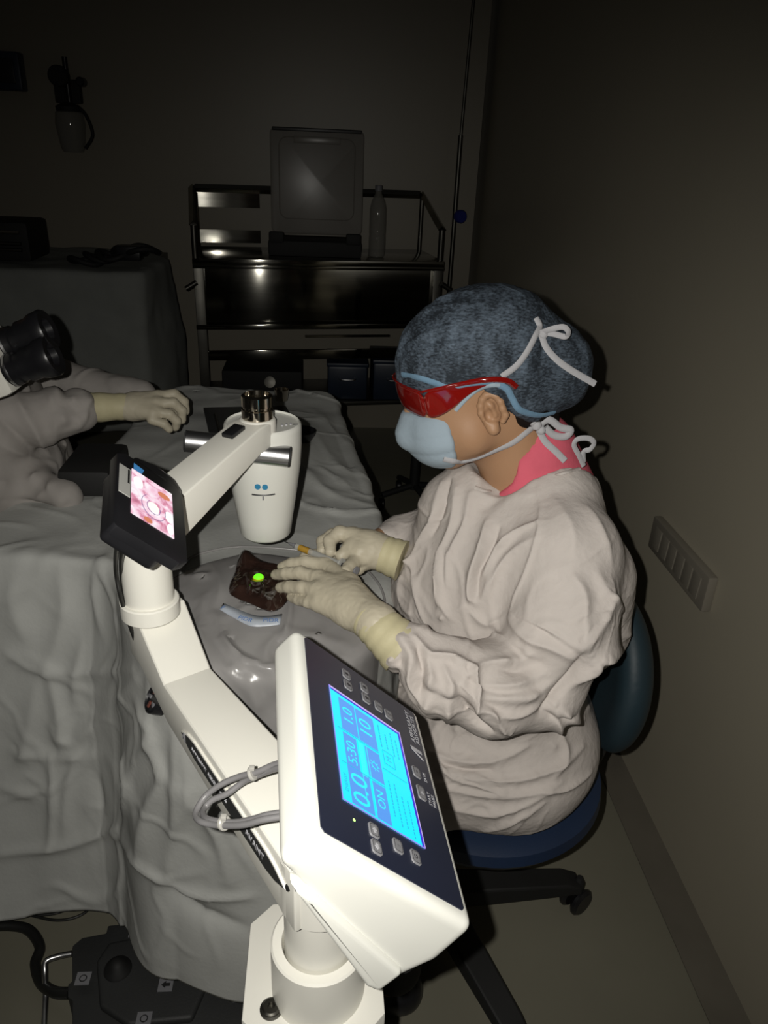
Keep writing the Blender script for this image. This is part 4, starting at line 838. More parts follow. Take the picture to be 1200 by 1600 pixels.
# front lens wraps from far temple to near corner; side shield and temple run back to the ear
cornT, cornB = gp(660, 613, 0.072), gp(668, 656, 0.066)
ftT, ftB = gp(617, 594, 0.0), gp(627, 634, 0.0); 
mid = lambda a, b, t: a+(b-a)*t
farT = H(0.078, -0.072, 0.040); farB = H(0.068, -0.066, 0.000)
gstrip('front_lens', [[farT, mid(farT, farB, .5), farB], [ftT+hs*-0.03-hf*0.003, mid(ftT, ftB, .5)+hs*-0.03, ftB+hs*-0.03-hf*0.004], [ftT, mid(ftT, ftB, .55)+hf*0.003, ftB], [mid(ftT, cornT, .55)+hf*0.003, mid(mid(ftT, cornT, .55), mid(ftB, cornB, .55), .5)+hf*0.006, mid(ftB, cornB, .55)+hf*0.003], [cornT, mid(cornT, cornB, .5), cornB]], 'lens', 0.0018)
gstrip('side_shield', [[cornT, mid(cornT, cornB, .5), cornB], [gp(690, 605, 0.078), gp(694, 628, 0.078), gp(690, 650, 0.074)], [gp(715, 600, 0.082), gp(716, 614, 0.082), gp(712, 635, 0.080)], [gp(745, 594, 0.085), gp(746, 600, 0.085), gp(740, 608, 0.085)], [gp(775, 590, 0.092), gp(776, 594, 0.092), gp(774, 599, 0.092)]], 'lens', 0.0016)
tm = spline([gp(660, 612, 0.074), gp(690, 606, 0.081), gp(720, 600, 0.085), (gp(748, 595, 0.092)), gp(775, 593, 0.096), gp(795, 596, 0.096), gp(807, 605, 0.093)], 6)
bm = bmesh.new(); add_tube(bm, tm, [0.0014+0.0022*min(1, i/18) for i in range(len(tm))], 8, flat=0.5, normals=[hs]*len(tm)); bmobj('temple_arm', bm, 'lens', gg, True, sharp=60)
tmf = spline([farT, H(0.0, -0.088, 0.045), H(-0.05, -0.088, 0.035)], 6); bm = bmesh.new(); add_tube(bm, tmf, 0.003, 8, flat=0.5, normals=[hs]*len(tmf)); bmobj('temple_arm', bm, 'lens', gg, True, sharp=60)
tube('frame_rim', [farT, ftT-hs*0.03-hf*0.003, ftT, mid(ftT, cornT, .55)+hf*0.003, cornT], 0.0015, 'lens', gg, 8)

# pink scrub top
def torso(X, Y, Z, g):
    d = ell(X, Y, Z, (0.315, 1.045, 0.60), (0.150+g, 0.185+g, 0.120+g))
    d = sm(d, ell(X, Y, Z, (0.295, 1.04, 0.77), (0.130+g, 0.170+g, 0.15+g)), 0.06)
    d = sm(d, ell(X, Y, Z, (0.290, 1.035, 0.93), (0.125+g, 0.165+g, 0.13+g)), 0.06)
    d = sm(d, cone(X, Y, Z, (0.325, 0.905, 1.012), (0.325, 1.145, 1.012), 0.052+g, 0.052+g), 0.05)
    d = sm(d, cone(X, Y, Z, (0.325, 0.98, 1.045), (0.300, 1.04, 1.065), 0.045+g, 0.040+g), 0.05)
    return d
def scrub_sdf(X, Y, Z):
    d = torso(X, Y, Z, 0.002); d = sm(d, cone(X, Y, Z, (0.33, 1.02, 1.03), (0.300, 1.025, 1.095), 0.082, 0.074), 0.02)
    d = smax(d, -cone(X, Y, Z, (0.20, 1.01, 1.19), (0.330, 1.03, 1.05), 0.066, 0.048), 0.004)
    d = smax(d, -cone(X, Y, Z, (0.22, 1.0, 1.10), (0.18, 0.99, 1.02), 0.06, 0.02), 0.006)
    return smax(d, 0.62-Z, 0.01)
P, F = surfnet(scrub_sdf, (0.10, 0.80, 0.60), (0.52, 1.26, 1.20), 0.0045); sb = link('scrub_top', npmesh('scrub_top', P, F), 'pink', wm)

# gown
def gown_sdf(X, Y, Z):
    d = torso(X, Y, Z, 0.012)
    d = sm(d, ell(X, Y, Z, (0.24, 1.05, 0.86), (0.125, 0.17, 0.14)), 0.05)
    d = sm(d, cone(X, Y, Z, (0.385, 0.93, 0.95), (0.415, 0.955, 0.84), 0.065, 0.055), 0.05)
    d = sm(d, cone(X, Y, Z, (0.33, 0.98, 1.05), (0.305, 1.04, 1.075), 0.05, 0.045), 0.05); d = sm(d, cone(X, Y, Z, (0.20, 1.04, 1.015), (0.26, 1.02, 1.05), 0.05, 0.05), 0.04)
    # near sleeve
    d = sm(d, chain(X, Y, Z, [(0.335, 0.890, 1.01), (0.320, 0.835, 0.93), (0.290, 0.825, 0.845)], [0.066, 0.066, 0.062], 0.02), 0.028)
    d = sm(d, chain(X, Y, Z, [(0.300, 0.820, 0.850), (0.225, 0.800, 0.855), (0.160, 0.795, 0.882), (0.110, 0.813, 0.912)], [0.058, 0.060, 0.050, 0.036], 0.015), 0.016)
    # far sleeve
    d = sm(d, chain(X, Y, Z, [(0.32, 1.15, 1.00), (0.24, 1.20, 0.87), (0.13, 1.10, 0.92), (0.105, 1.075, 0.93)], [0.06, 0.055, 0.036, 0.027], 0.02), 0.03)
    # lap and skirt
    d = sm(d, ell(X, Y, Z, (0.288, 1.04, 0.575), (0.165, 0.195, 0.105)), 0.05)
    for s_ in (-1, 1):
        d = sm(d, chain(X, Y, Z, [(0.34, 1.04+s_*0.08, 0.60), (0.14, 1.04+s_*0.12, 0.585), (0.135, 1.04+s_*0.12, 0.30)], [0.10, 0.072, 0.070], 0.03), 0.05)
    # neck opening
    d = smax(d, -cone(X, Y, Z, (0.17, 0.99, 1.21), (0.325, 1.03, 1.090), 0.072, 0.074), 0.006)
    d = smax(d, -cone(X, Y, Z, (0.26, 0.98, 1.11), (0.225, 0.955, 1.06), 0.045, 0.018), 0.008)
    return smax(d, 0.26-Z, 0.01)
P, F = surfnet(gown_sdf, (-0.02, 0.72, 0.24), (0.56, 1.36, 1.20), 0.0042)
me = mesh_subdiv(npmesh('gown', P, F), 1); V = getv(me); N = getn(me)
low = nz(V, (7, 7, 4), 0, 2)*0.0035 + 0.0032*creases(V, (9, 8, 7), 0.10, 2.0) + 0.0020*creases(V, (17, 14, 16), 0.11, 9.0)+0.0011*creases(V, (32, 28, 34), 0.14, 15.0)
setv(me, V+N*low[:, None])
def cp_(l, w_, a): return ([(560+x/2.286, 650+y/2.286) for x, y in l], w_*0.8, a*1.15)
GS = [cp_([(640, 260), (650, 340), (640, 430), (600, 550), (560, 640), (545, 690)], 0.004, 0.003), cp_([(545, 705), (620, 740), (690, 770), (790, 830)], 0.004, 0.004), cp_([(560, 720), (640, 755), (780, 845)], 0.004, -0.004),
      cp_([(460, 380), (440, 470), (410, 560), (400, 640), (415, 660)], 0.008, 0.012), cp_([(500, 400), (470, 480), (430, 560), (425, 640)], 0.006, -0.008), cp_([(350, 260), (340, 380), (300, 500), (290, 640), (330, 720)], 0.010, 0.010), cp_([(300, 240), (270, 360), (230, 440), (180, 560)], 0.008, 0.008),
      cp_([(325, 230), (300, 330), (265, 420)], 0.006, -0.008), cp_([(400, 280), (380, 400), (330, 500), (320, 600)], 0.008, 0.008), cp_([(560, 430), (500, 470), (450, 560)], 0.007, 0.008), cp_([(620, 440), (540, 500), (480, 580), (440, 660)], 0.008, 0.007), cp_([(640, 380), (560, 420), (510, 470)], 0.005, 0.006),
      cp_([(230, 470), (170, 560), (150, 620), (180, 700), (250, 770)], 0.008, 0.006), cp_([(380, 680), (300, 720), (220, 760)], 0.007, 0.006),
      # sleeve folds
      cp_([(110, 800), (120, 870), (110, 940), (140, 980)], 0.006, 0.008), cp_([(150, 790), (190, 860), (190, 950), (230, 1020)], 0.007, 0.010), cp_([(200, 790), (250, 850), (290, 860), (340, 870), (380, 930)], 0.006, 0.010), cp_([(240, 860), (260, 940), (250, 1030), (280, 1110)], 0.009, 0.010),
      cp_([(300, 890), (330, 960), (320, 1050), (350, 1120)], 0.009, 0.010), cp_([(340, 870), (400, 900), (420, 980), (440, 1050), (540, 1130)], 0.006, 0.012), cp_([(370, 960), (420, 1020), (480, 1060), (520, 1120)], 0.005, 0.010), cp_([(360, 1000), (420, 1090), (480, 1130)], 0.006, -0.008),
      cp_([(380, 930), (430, 890), (520, 880), (620, 850)], 0.007, 0.010), cp_([(400, 880), (480, 890), (560, 910), (650, 880)], 0.008, -0.006), cp_([(430, 1000), (520, 1010), (620, 1000), (680, 960)], 0.007, 0.008), cp_([(450, 960), (560, 960), (660, 920)], 0.007, 0.007), cp_([(470, 1060), (560, 1070), (640, 1040)], 0.006, 0.006),
      cp_([(540, 720), (600, 790), (700, 830), (780, 870)], 0.008, 0.007), cp_([(400, 700), (460, 740), (520, 720)], 0.008, 0.006), cp_([(410, 780), (500, 790), (600, 830)], 0.008, 0.006), cp_([(150, 870), (130, 930), (150, 960)], 0.005, -0.008), cp_([(210, 830), (230, 900), (220, 980)], 0.005, -0.008),
      # back flap
      cp_([(978, 725), (960, 780), (880, 860), (830, 900), (740, 970)], 0.012, 0.014), cp_([(800, 850), (760, 930), (700, 1000), (660, 1050)], 0.008, -0.016), cp_([(900, 600), (880, 700), (820, 800), (810, 860)], 0.014, 0.010), cp_([(760, 560), (800, 640), (800, 760), (790, 830)], 0.012, 0.010), cp_([(850, 560), (900, 660), (950, 720)], 0.012, 0.008),
      cp_([(940, 860), (900, 960), (820, 1040), (760, 1080)], 0.010, 0.010), cp_([(690, 1020), (740, 1060), (800, 1080)], 0.008, 0.010), cp_([(700, 1050), (715, 1110), (700, 1180)], 0.007, 0.009), cp_([(660, 1060), (720, 1080), (770, 1070)], 0.006, -0.008),
      # lap
      cp_([(250, 1200), (350, 1230), (480, 1230), (600, 1180)], 0.009, 0.008), cp_([(290, 1260), (400, 1290), (540, 1300), (700, 1260), (800, 1180)], 0.008, 0.008), cp_([(310, 1330), (430, 1350), (600, 1350), (720, 1310)], 0.008, 0.007), cp_([(320, 1400), (450, 1420), (560, 1400), (680, 1340)], 0.008, 0.007), cp_([(350, 1490), (450, 1480), (560, 1440), (660, 1380)], 0.008, 0.007), cp_([(270, 1220), (330, 1290), (440, 1320), (520, 1350)], 0.005, 0.006),
      cp_([(660, 1340), (740, 1330), (830, 1270)], 0.006, 0.007), cp_([(720, 1120), (740, 1200), (700, 1290)], 0.008, 0.007), cp_([(300, 1240), (380, 1262), (470, 1262)], 0.005, -0.006),
      cp_([(700, 300), (760, 400), (770, 500)], 0.012, 0.005), cp_([(820, 330), (870, 420), (900, 520)], 0.010, 0.005), cp_([(420, 270), (500, 300), (620, 280)], 0.008, 0.004), cp_([(170, 500), (200, 540), (210, 640), (240, 740)], 0.007, 0.007)]
strokes(me, GS)
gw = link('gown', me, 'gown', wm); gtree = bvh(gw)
GT = [gtree]
rope('neck_binding', [(742, 762), (765, 768), (800, 757), (835, 748), (870, 742), (905, 733)], GT, 0.0032, 0.001, 'gown', gw)
gy = float(hit([gtree], 905, 742)[0].y) if hit([gtree], 905, 742) else 0.95
free('gown_tie', [(912, 728, gy), (905, 712, gy-0.006), (897, 696, gy-0.01), (903, 686, gy-0.012), (920, 685, gy-0.01), (928, 692, gy-0.008), (922, 702, gy-0.006), (912, 706, gy-0.004), (912, 722, gy)], 0.0036, 'tape', gw)

# gloves (hands)
def hand(name, fingers, palm, cuff, box_, h=0.0022, extra=None):
    def f(X, Y, Z):
        d = None
        for pts, rs in palm:
            e = chain(X, Y, Z, pts, rs, 0.010); d = e if d is None else sm(d, e, 0.014)
        df = None
        for pts, rs in fingers:
            e = chain(X, Y, Z, pts, rs, 0.003); df = e if df is None else sm(df, e, 0.0018)
        return sm(d, df, 0.007)
    P, F = surfnet(f, box_[0], box_[1], h); me = npmesh(name, P, F); V = getv(me); N = getn(me)
    setv(me, V+N*(0.0005*nz(V, (90, 90, 90), 1, 2, True))[:, None]); return me
def Z(px, py, z): return atz(px, py, z)
# near hand, palm down on the patient's brow
W1 = Z(590, 975, 0.935)
K = [Z(510, 884, 0.936), Z(499, 905, 0.940), Z(496, 924, 0.938), Z(500, 943, 0.930)]
fing = [([K[0], Z(478, 878, 0.936), Z(455, 881, 0.928), Z(441, 886, 0.920)], [0.0105, 0.0092, 0.0085, 0.0076]),
        ([K[1], Z(470, 895, 0.940), Z(447, 896, 0.932), Z(431, 898, 0.921)], [0.0105, 0.0095, 0.0088, 0.0078]),
        ([K[2], Z(472, 918, 0.936), Z(452, 917, 0.928), Z(438, 918, 0.919)], [0.0102, 0.0092, 0.0085, 0.0075]),
        ([K[3], Z(482, 941, 0.926), Z(467, 937, 0.918), Z(455, 933, 0.912)], [0.0092, 0.0082, 0.0076, 0.0068]),
        ([Z(545, 895, 0.925), Z(515, 872, 0.918), Z(492, 868, 0.914), Z(476, 870, 0.910)], [0.014, 0.0115, 0.0098, 0.0084])]
palm = [([K[0], Z(545, 915, 0.938), W1], [0.0125, 0.016, 0.0205]), ([K[1], Z(545, 930, 0.942), W1], [0.013, 0.018, 0.0205]), ([K[2], Z(545, 945, 0.938), W1], [0.013, 0.018, 0.0205]), ([K[3], Z(545, 960, 0.930), W1], [0.012, 0.017, 0.020]), ([W1, Z(602, 985, 0.930)], [0.0215, 0.0205])]
me = hand('glove', fing, palm, None, ((-0.11, 0.76, 0.86), (0.16, 1.07, 1.0)))
gl = link('glove', me, 'latex', wm)
def cuffm(name, pts, rs, parent, n=40):
    Ps = spline(pts, 6); R_ = np.interp(np.linspace(0, 1, len(Ps)), np.linspace(0, 1, len(rs)), rs)
    R_ = [float(r*(1+0.025*math.sin(i*1.7)+0.015*math.sin(i*3.1))) for i, r in enumerate(R_)]
    bm = bmesh.new(); add_tube(bm, Ps, R_, n); o = bmobj(name, bm, 'cuff', parent, True, sharp=70); return o
cuffm('glove_cuff', [Z(576, 966, 0.936), Z(592, 980, 0.932), Z(612, 998, 0.924), Z(632, 1016, 0.914)], [0.0265, 0.0285, 0.0315, 0.036], gl)
# far hand holding the syringe
W2 = Z(592, 862, 0.945)
fing2 = [([Z(553, 838, 0.965), Z(531, 832, 0.968), Z(515, 845, 0.960), Z(516, 862, 0.950)], [0.0115, 0.0105, 0.0095, 0.0085]),
         ([Z(545, 840, 0.958), Z(520, 836, 0.958), Z(504, 846, 0.950), Z(503, 860, 0.944)], [0.0105, 0.0098, 0.0090, 0.0080]),
         ([Z(562, 862, 0.955), Z(542, 862, 0.950), Z(533, 868, 0.946)], [0.012, 0.0098, 0.0085]),
         ([Z(575, 870, 0.945), Z(556, 876, 0.945), Z(546, 886, 0.945), Z(540, 893, 0.945)], [0.0125, 0.0105, 0.0095, 0.0085]),
         ([Z(575, 875, 0.935), Z(560, 888, 0.930), Z(551, 884, 0.925)], [0.0105, 0.0090, 0.0080])]
palm2 = [([Z(553, 838, 0.962), Z(575, 850, 0.955), W2], [0.014, 0.020, 0.021]), ([Z(552, 855, 0.955), Z(575, 860, 0.950), W2], [0.015, 0.020, 0.021]), ([Z(570, 868, 0.945), W2], [0.016, 0.021]), ([W2, Z(604, 868, 0.942)], [0.021, 0.020])]
me = hand('glove', fing2, palm2, None, ((-0.03, 0.92, 0.87), (0.17, 1.15, 1.02)))
gl2 = link('glove', me, 'latex', wm)
cuffm('glove_cuff', [Z(588, 860, 0.946), Z(606, 868, 0.942), Z(628, 876, 0.938)], [0.0265, 0.0285, 0.031], gl2)
# syringe
sa = Z(437, 843, 0.945); sb_ = Z(560, 893, 0.945); sd_ = sb_-sa; sl_ = np.linalg.norm(sd_); sdn = sd_/sl_
sy = thing('syringe', 'small syringe with a yellow label held in the far gloved hand', 'syringe', sa+sdn*0.05)
def sp_(px): return sa+sd_*((px-437)/(560-437))
cyl('needle', sp_(437), sp_(455), 0.0006, 'satin', sy, n=8)
lathe('needle_hub', [(0.0012, 0), (0.0022, 0.003), (0.0024, 0.010), (0.0036, 0.0105), (0.0036, 0.013)], sp_(452), 'key', sy, R=frame(sdn), n=16)
br = cyl('barrel', sp_(464), sp_(535), 0.0048, 'clear', sy, 0.001, 20); cyl('barrel_label', sp_(470), sp_(486), 0.0050, 'liquid', br, n=20)
cyl('plunger', sp_(492), sp_(556), 0.0032, 'black', sy, n=16); cyl('finger_flange', sp_(534), sp_(536), 0.0095, 'clear', sy, n=20); cyl('plunger_thumb_rest', sp_(556), sp_(558), 0.006, 'key', sy, n=20)

# ================================================================== CHAIR
ch = thing('swivel_chair', 'dark blue swivel chair on black castor legs under the person in white', 'chair', (0.235, 1.09, 0))
cx, cy = 0.235, 1.09
lathe('hub', [(0.045, 0), (0.045, 0.05), (0.028, 0.08), (0.028, 0.15)], (cx, cy, 0.075), 'matblack', ch); cyl('gas_column', (cx, cy, 0.15), (cx+0.04, cy, 0.42), 0.022, 'matblack', ch)
for k in range(5):
    a = math.radians(4+72*k); R_ = 0.325; e_ = (cx+R_*math.cos(a), cy+R_*math.sin(a))
    bm = bmesh.new(); S = []
    for t in (0, 0.5, 0.88, 1.0): S.append((cx+(0.03+(R_-0.03)*t)*math.cos(a), cy+(0.03+(R_-0.03)*t)*math.sin(a), 0.125-0.028*t-0.012*(t > 0.95), 0.072-0.004*t, 0.030-0.006*t))
    bm.free(); lg = sweep_box('leg', S, 'matblack', ch, 0.005, 2)
    cs = thing('tmp', None, None, (0, 0, 0)); bpy.data.objects.remove(cs)
    pz = Vector((e_[0], e_[1], 0.032)); sd2 = Vector((-math.sin(a+0.5), math.cos(a+0.5), 0))
    ca = lathe('caster', [(0.010, -0.004), (0.013, 0), (0.013, 0.02), (0.006, 0.035)], pz+Vector((0, 0, 0.028)), 'matblack', lg)
    for s_ in (-1, 1):
        w0 = pz+sd2*(0.006*s_); w1 = pz+sd2*(0.024*s_); cyl('caster_wheel', w0, w1, 0.031, 'black', lg, 0.006, 28)
lathe('seat', [(0.001, 0.0), (0.17, 0.0), (0.205, 0.012), (0.218, 0.032), (0.215, 0.052), (0.19, 0.062), (0.001, 0.064)], (0.300, 1.065, 0.425), 'bluevinyl', ch, n=64)
# backrest: curved shell behind the back
def back_sdf(X, Y, Z):
    d = ell(X, Y, Z, (0.500, 1.06, 0.69), (0.058, 0.135, 0.150)); d2 = ell(X, Y, Z, (0.40, 1.06, 0.72), (0.085, 0.24, 0.30)); return smax(smax(d, -d2, 0.02), (0.572-Z), 0.010)
P, F = surfnet(back_sdf, (0.42, 0.85, 0.46), (0.66, 1.27, 0.88), 0.006); link('backrest', npmesh('backrest', P, F), 'teal', ch)
tube('back_bracket', [(0.34, 1.07, 0.42), (0.46, 1.09, 0.41), (0.520, 1.09, 0.46), (0.520, 1.09, 0.60)], 0.014, 'matblack', ch, flat=1.6)

# ================================================================== FOOT PEDAL
fp_ = thing('foot_pedal', 'wide dark grey foot control with square symbol labels on the floor', 'foot pedal', (-0.30, 1.0, 0))
def fz(px, py, z=0.09): q = atz(px, py, z); return (float(q[0]), float(q[1]))
pol = [fz(112, 1475), fz(128, 1462), fz(165, 1455), fz(168, 1443), fz(200, 1440), fz(203, 1452), fz(245, 1437), fz(300, 1470), fz(345, 1500), fz(400, 1552), fz(400, 1600), fz(320, 1625), fz(112, 1640), fz(112, 1560), fz(105, 1555), fz(105, 1535), fz(112, 1530)]
bm = bmesh.new(); add_prism(bm, pol[::-1], 0.0, 0.085, bev=0.004); pb = bmobj('pedal_body', bm, 'rubber', fp_, True)
bm = bmesh.new(); add_prism(bm, [fz(150, 1500, .1), fz(170, 1470, .1), fz(250, 1455, .1), fz(300, 1480, .1), fz(330, 1520, .1), fz(300, 1590, .1), fz(200, 1600, .1), fz(155, 1570, .1)][::-1], 0.08, 0.098, bev=0.008, seg=3); bmobj('treadle', bm, 'rubber', fp_, True)
lathe('joystick_boot', [(0.026, 0), (0.024, 0.006), (0.016, 0.012), (0.012, 0.02), (0.004, 0.024)], (*fz(184, 1513, .1), 0.096), 'matblack', fp_)
for (px, py, tx) in ((213, 1455, 'U'), (252, 1473, '+'), (130, 1529, 'M'), (259, 1539, '-'), (376, 1555, 'X'), (225, 1592, 'Z')):
    q = atz(px, py, 0.100); pl = box('symbol_label', q, (0.026, 0.024, 0.002), 'key', fp_); zz = Matrix.Translation(Vector(q.tolist())+Vector((0, 0, 0.0012)))
    bm = bmesh.new(); add_prism(bm, [(-0.008, 0), (0, 0.007), (0, 0.003), (0.008, 0.003), (0.008, -0.003), (0, -0.003), (0, -0.007)][::-1], 0, 0.0004) if tx in '+-' else add_tube(bm, [(0.006*math.cos(t), 0.006*math.sin(t), 0) for t in np.linspace(0, 6.28, 14)], 0.001, 5)
    bmobj('symbol', bm, 'matblack', pl, False, zz)
tube('handle_bar', [(*fz(112, 1490, .06), 0.06), (*fz(92, 1494, .06), 0.06), (*fz(72, 1502, .06), 0.06), (*fz(70, 1520, .05), 0.05), (*fz(70, 1550, .03), 0.02), (*fz(69, 1610, .01), 0.012)], 0.0055, 'satin', fp_)
tube('pedal_cable', [(*fz(110, 1552, .05), 0.05), (*fz(85, 1550, .04), 0.04), (*fz(64, 1535, .02), 0.02), (*fz(55, 1505, .015), 0.013), (*fz(62, 1478, .015), 0.012), (*fz(45, 1452, .015), 0.012), (*fz(15, 1445, .015), 0.012), (*fz(-30, 1447, .015), 0.012)], 0.0105, 'bcable', fp_)
wr = thing('floor_wires', 'thin dark wires lying on the floor under the hem of the drape', 'wire', (*fz(80, 1420, 0), 0))
tube('wire_strand', [(*fz(20, 1428, 0), 0.004), (*fz(60, 1432, 0), 0.004), (*fz(100, 1425, 0), 0.004), (*fz(135, 1400, 0), 0.004)], 0.003, 'bcable', wr)
tube('wire_strand', [(*fz(40, 1430, 0), 0.004), (*fz(90, 1440, 0), 0.004), (*fz(130, 1430, 0), 0.004), (*fz(155, 1402, 0), 0.004)], 0.003, 'bcable', wr)

# ================================================================== INSTRUMENT TRAY ETC ON THE BED
tr = thing('instrument_tray', 'dark flat instrument tray on the far end of the draped bed', 'tray', (-0.17, 1.84, TZ+0.008))
bm = bmesh.new(); add_prism(bm, [tuple(atz(318, 641, .862)[:2]), tuple(atz(446, 638, .862)[:2]), tuple(atz(476, 690, .862)[:2]), tuple(atz(330, 694, .862)[:2])][::-1], 0.862, 0.870, bev=0.002); bmobj('tray_body', bm, 'rubber', tr, True)
for i in range(4):
    a = atz(336+i*26, 648, 0.875); b = atz(346+i*26, 684, 0.875); cyl('probe', a, b, 0.004, 'darksteel', tr, 0.001, 12)
bl = lathe('kidney_bowl', [(0.001, 0), (0.022, 0), (0.034, 0.02), (0.036, 0.028), (0.034, 0.028), (0.021, 0.003), (0.001, 0.003)], atz(470, 690, 0.862), 'black', None, n=32); tag(bl, 'small round black bowl on the drape behind the lamp head', 'bowl')
bl = lathe('gallipot', [(0.001, 0), (0.016, 0), (0.020, 0.03), (0.019, 0.03), (0.015, 0.002), (0.001, 0.002)], atz(440, 625, 0.862), 'chrome', None, n=28); tag(bl, 'tiny steel cup beyond the metal cap at the far end of the drape', 'cup')
pd = box('gap_shade_block', (-0.455, 1.47, 0.885), (0.10, 0.16, 0.055), 'matblack', None, bev=0.012); tag(pd, 'black block added to darken the gap between the left person and the drape', 'filler')  # added block, not a real rest: its black stands in for shade in the gap

# ================================================================== LEFT PERSON
def assist(X, Y, Z, g=0.0, gown=False):
    d = ell(X, Y, Z, (-0.70, 1.60, 0.78), (0.15+g, 0.19+g, 0.24+g)); d = sm(d, ell(X, Y, Z, (-0.74, 1.59, 0.98), (0.13+g, 0.19+g, 0.16+g)), 0.06)
    d = sm(d, cone(X, Y, Z, (-0.80, 1.43, 1.09), (-0.82, 1.76, 1.09), 0.055+g, 0.055+g), 0.05)
    d = sm(d, chain(X, Y, Z, [(-0.78, 1.42, 1.08), (-0.62, 1.42, 0.99), (-0.475, 1.475, 1.005)], [0.055+g, 0.052+g, 0.036+g], 0.02), 0.04)
    d = sm(d, chain(X, Y, Z, [(-0.80, 1.77, 1.08), (-0.62, 1.82, 0.96), (-0.42, 1.76, 0.95)], [0.05+g, 0.045+g, 0.03+g], 0.02), 0.04)
    return d
def asst_body(X, Y, Z):
    d = assist(X, Y, Z, -0.015); d = sm(d, chain(X, Y, Z, [(-0.475, 1.475, 1.01), (-0.36, 1.53, 1.0)], [0.026, 0.022]), 0.01)
    d = sm(d, cone(X, Y, Z, (-0.83, 1.59, 1.10), (-0.84, 1.585, 1.22), 0.055, 0.05), 0.03)
    d = sm(d, ell(X, Y, Z, (-0.835, 1.585, 1.32), (0.095, 0.075, 0.11)), 0.03); d = sm(d, cone(X, Y, Z, (-0.74, 1.585, 1.31), (-0.728, 1.585, 1.29), 0.008, 0.012), 0.012)
    for s_ in (-1, 1):
        d = sm(d, chain(X, Y, Z, [(-0.68, 1.60+s_*0.09, 0.60), (-0.50, 1.60+s_*0.16, 0.56), (-0.52, 1.60+s_*0.16, 0.06), (-0.40, 1.60+s_*0.16, 0.04)], [0.08, 0.055, 0.035, 0.03], 0.02), 0.03)
    return d
P, F = surfnet(asst_body, (-1.02, 1.30, 0.0), (-0.28, 1.95, 1.48), 0.010); am = link('assistant', npmesh('assistant', P, F), 'skin'); tag(am, 'person in a white gown at the left edge reaching a gloved arm over the drape', 'person')
def asst_gown(X, Y, Z):
    d = assist(X, Y, Z, 0.006); d = sm(d, cone(X, Y, Z, (-0.60, 1.50, 0.87), (-0.66, 1.36, 0.87), 0.065, 0.07), 0.06)
    d = sm(d, ell(X, Y, Z, (-0.68, 1.60, 0.58), (0.20, 0.24, 0.12)), 0.05); d = sm(d, cone(X, Y, Z, (-0.56, 1.42, 0.865), (-0.49, 1.385, 0.862), 0.035, 0.03), 0.04)
    for s_ in (-1, 1): d = sm(d, chain(X, Y, Z, [(-0.68, 1.60+s_*0.09, 0.60), (-0.50, 1.60+s_*0.15, 0.57), (-0.51, 1.60+s_*0.15, 0.3)], [0.10, 0.075, 0.07], 0.03), 0.05)
    d = smax(d, -cone(X, Y, Z, (-0.83, 1.59, 1.13), (-0.84, 1.585, 1.24), 0.062, 0.08), 0.01); return smax(d, 0.28-Z, 0.01)
P, F = surfnet(asst_gown, (-1.06, 1.22, 0.26), (-0.36, 1.98, 1.26), 0.008); me = mesh_subdiv(npmesh('gown', P, F), 1); V = getv(me); N = getn(me)
setv(me, V+N*(nz(V, (7, 7, 5), 3, 2)*0.004+0.004*creases(V, (8, 7, 7), 0.08, 2.0))[:, None])
c7 = lambda l, w_, a: ([(x/3.75, 440+y/3.75) for x, y in l], w_, a)
strokes(me, [c7([(260, 560), (340, 660), (370, 800), (360, 950), (330, 1060)], 0.012, 0.014), c7([(200, 560), (300, 700), (320, 850), (270, 1000)], 0.010, 0.010), c7([(0, 600), (120, 740), (220, 900), (300, 1070)], 0.012, 0.014), c7([(0, 800), (100, 900), (250, 1060)], 0.012, -0.012), c7([(400, 560), (430, 700), (470, 850), (500, 950)], 0.010, 0.012), c7([(270, 560), (380, 640), (450, 780)], 0.010, -0.010),
    c7([(0, 1180), (200, 1150), (400, 1100), (600, 1100)], 0.010, 0.014), c7([(200, 1290), (300, 1200), (400, 1150), (560, 1140)], 0.010, 0.010), c7([(0, 1290), (200, 1300), (400, 1310)], 0.008, -0.010), c7([(0, 950), (120, 1000), (300, 1080)], 0.012, 0.010), c7([(60, 520), (150, 640), (260, 760)], 0.012, 0.010), c7([(480, 600), (520, 700), (500, 800)], 0.008, 0.008)])
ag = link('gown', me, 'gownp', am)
fa = [([(-0.330, 1.530, 1.020), (-0.300, 1.540, 1.022), (-0.282, 1.545, 1.005), (-0.280, 1.545, 0.985)], [0.011, 0.0105, 0.0095, 0.0085]), ([(-0.328, 1.510, 1.012), (-0.298, 1.515, 1.012), (-0.282, 1.518, 0.995), (-0.284, 1.518, 0.975)], [0.011, 0.0105, 0.0095, 0.0085]),
      ([(-0.330, 1.492, 1.0), (-0.303, 1.494, 0.995), (-0.290, 1.496, 0.980), (-0.294, 1.498, 0.966)], [0.0105, 0.0098, 0.009, 0.008]), ([(-0.335, 1.478, 0.988), (-0.312, 1.478, 0.980), (-0.303, 1.480, 0.968)], [0.0095, 0.0088, 0.0078]), ([(-0.350, 1.545, 0.99), (-0.318, 1.552, 0.985), (-0.300, 1.553, 0.970)], [0.013, 0.011, 0.009])]
pa = [([(-0.332, 1.530, 1.018), (-0.375, 1.525, 1.008)], [0.014, 0.022]), ([(-0.332, 1.508, 1.010), (-0.375, 1.515, 1.003)], [0.014, 0.022]), ([(-0.334, 1.488, 0.998), (-0.375, 1.505, 1.0)], [0.013, 0.021]), ([(-0.375, 1.515, 1.002), (-0.41, 1.505, 1.005)], [0.022, 0.024])]
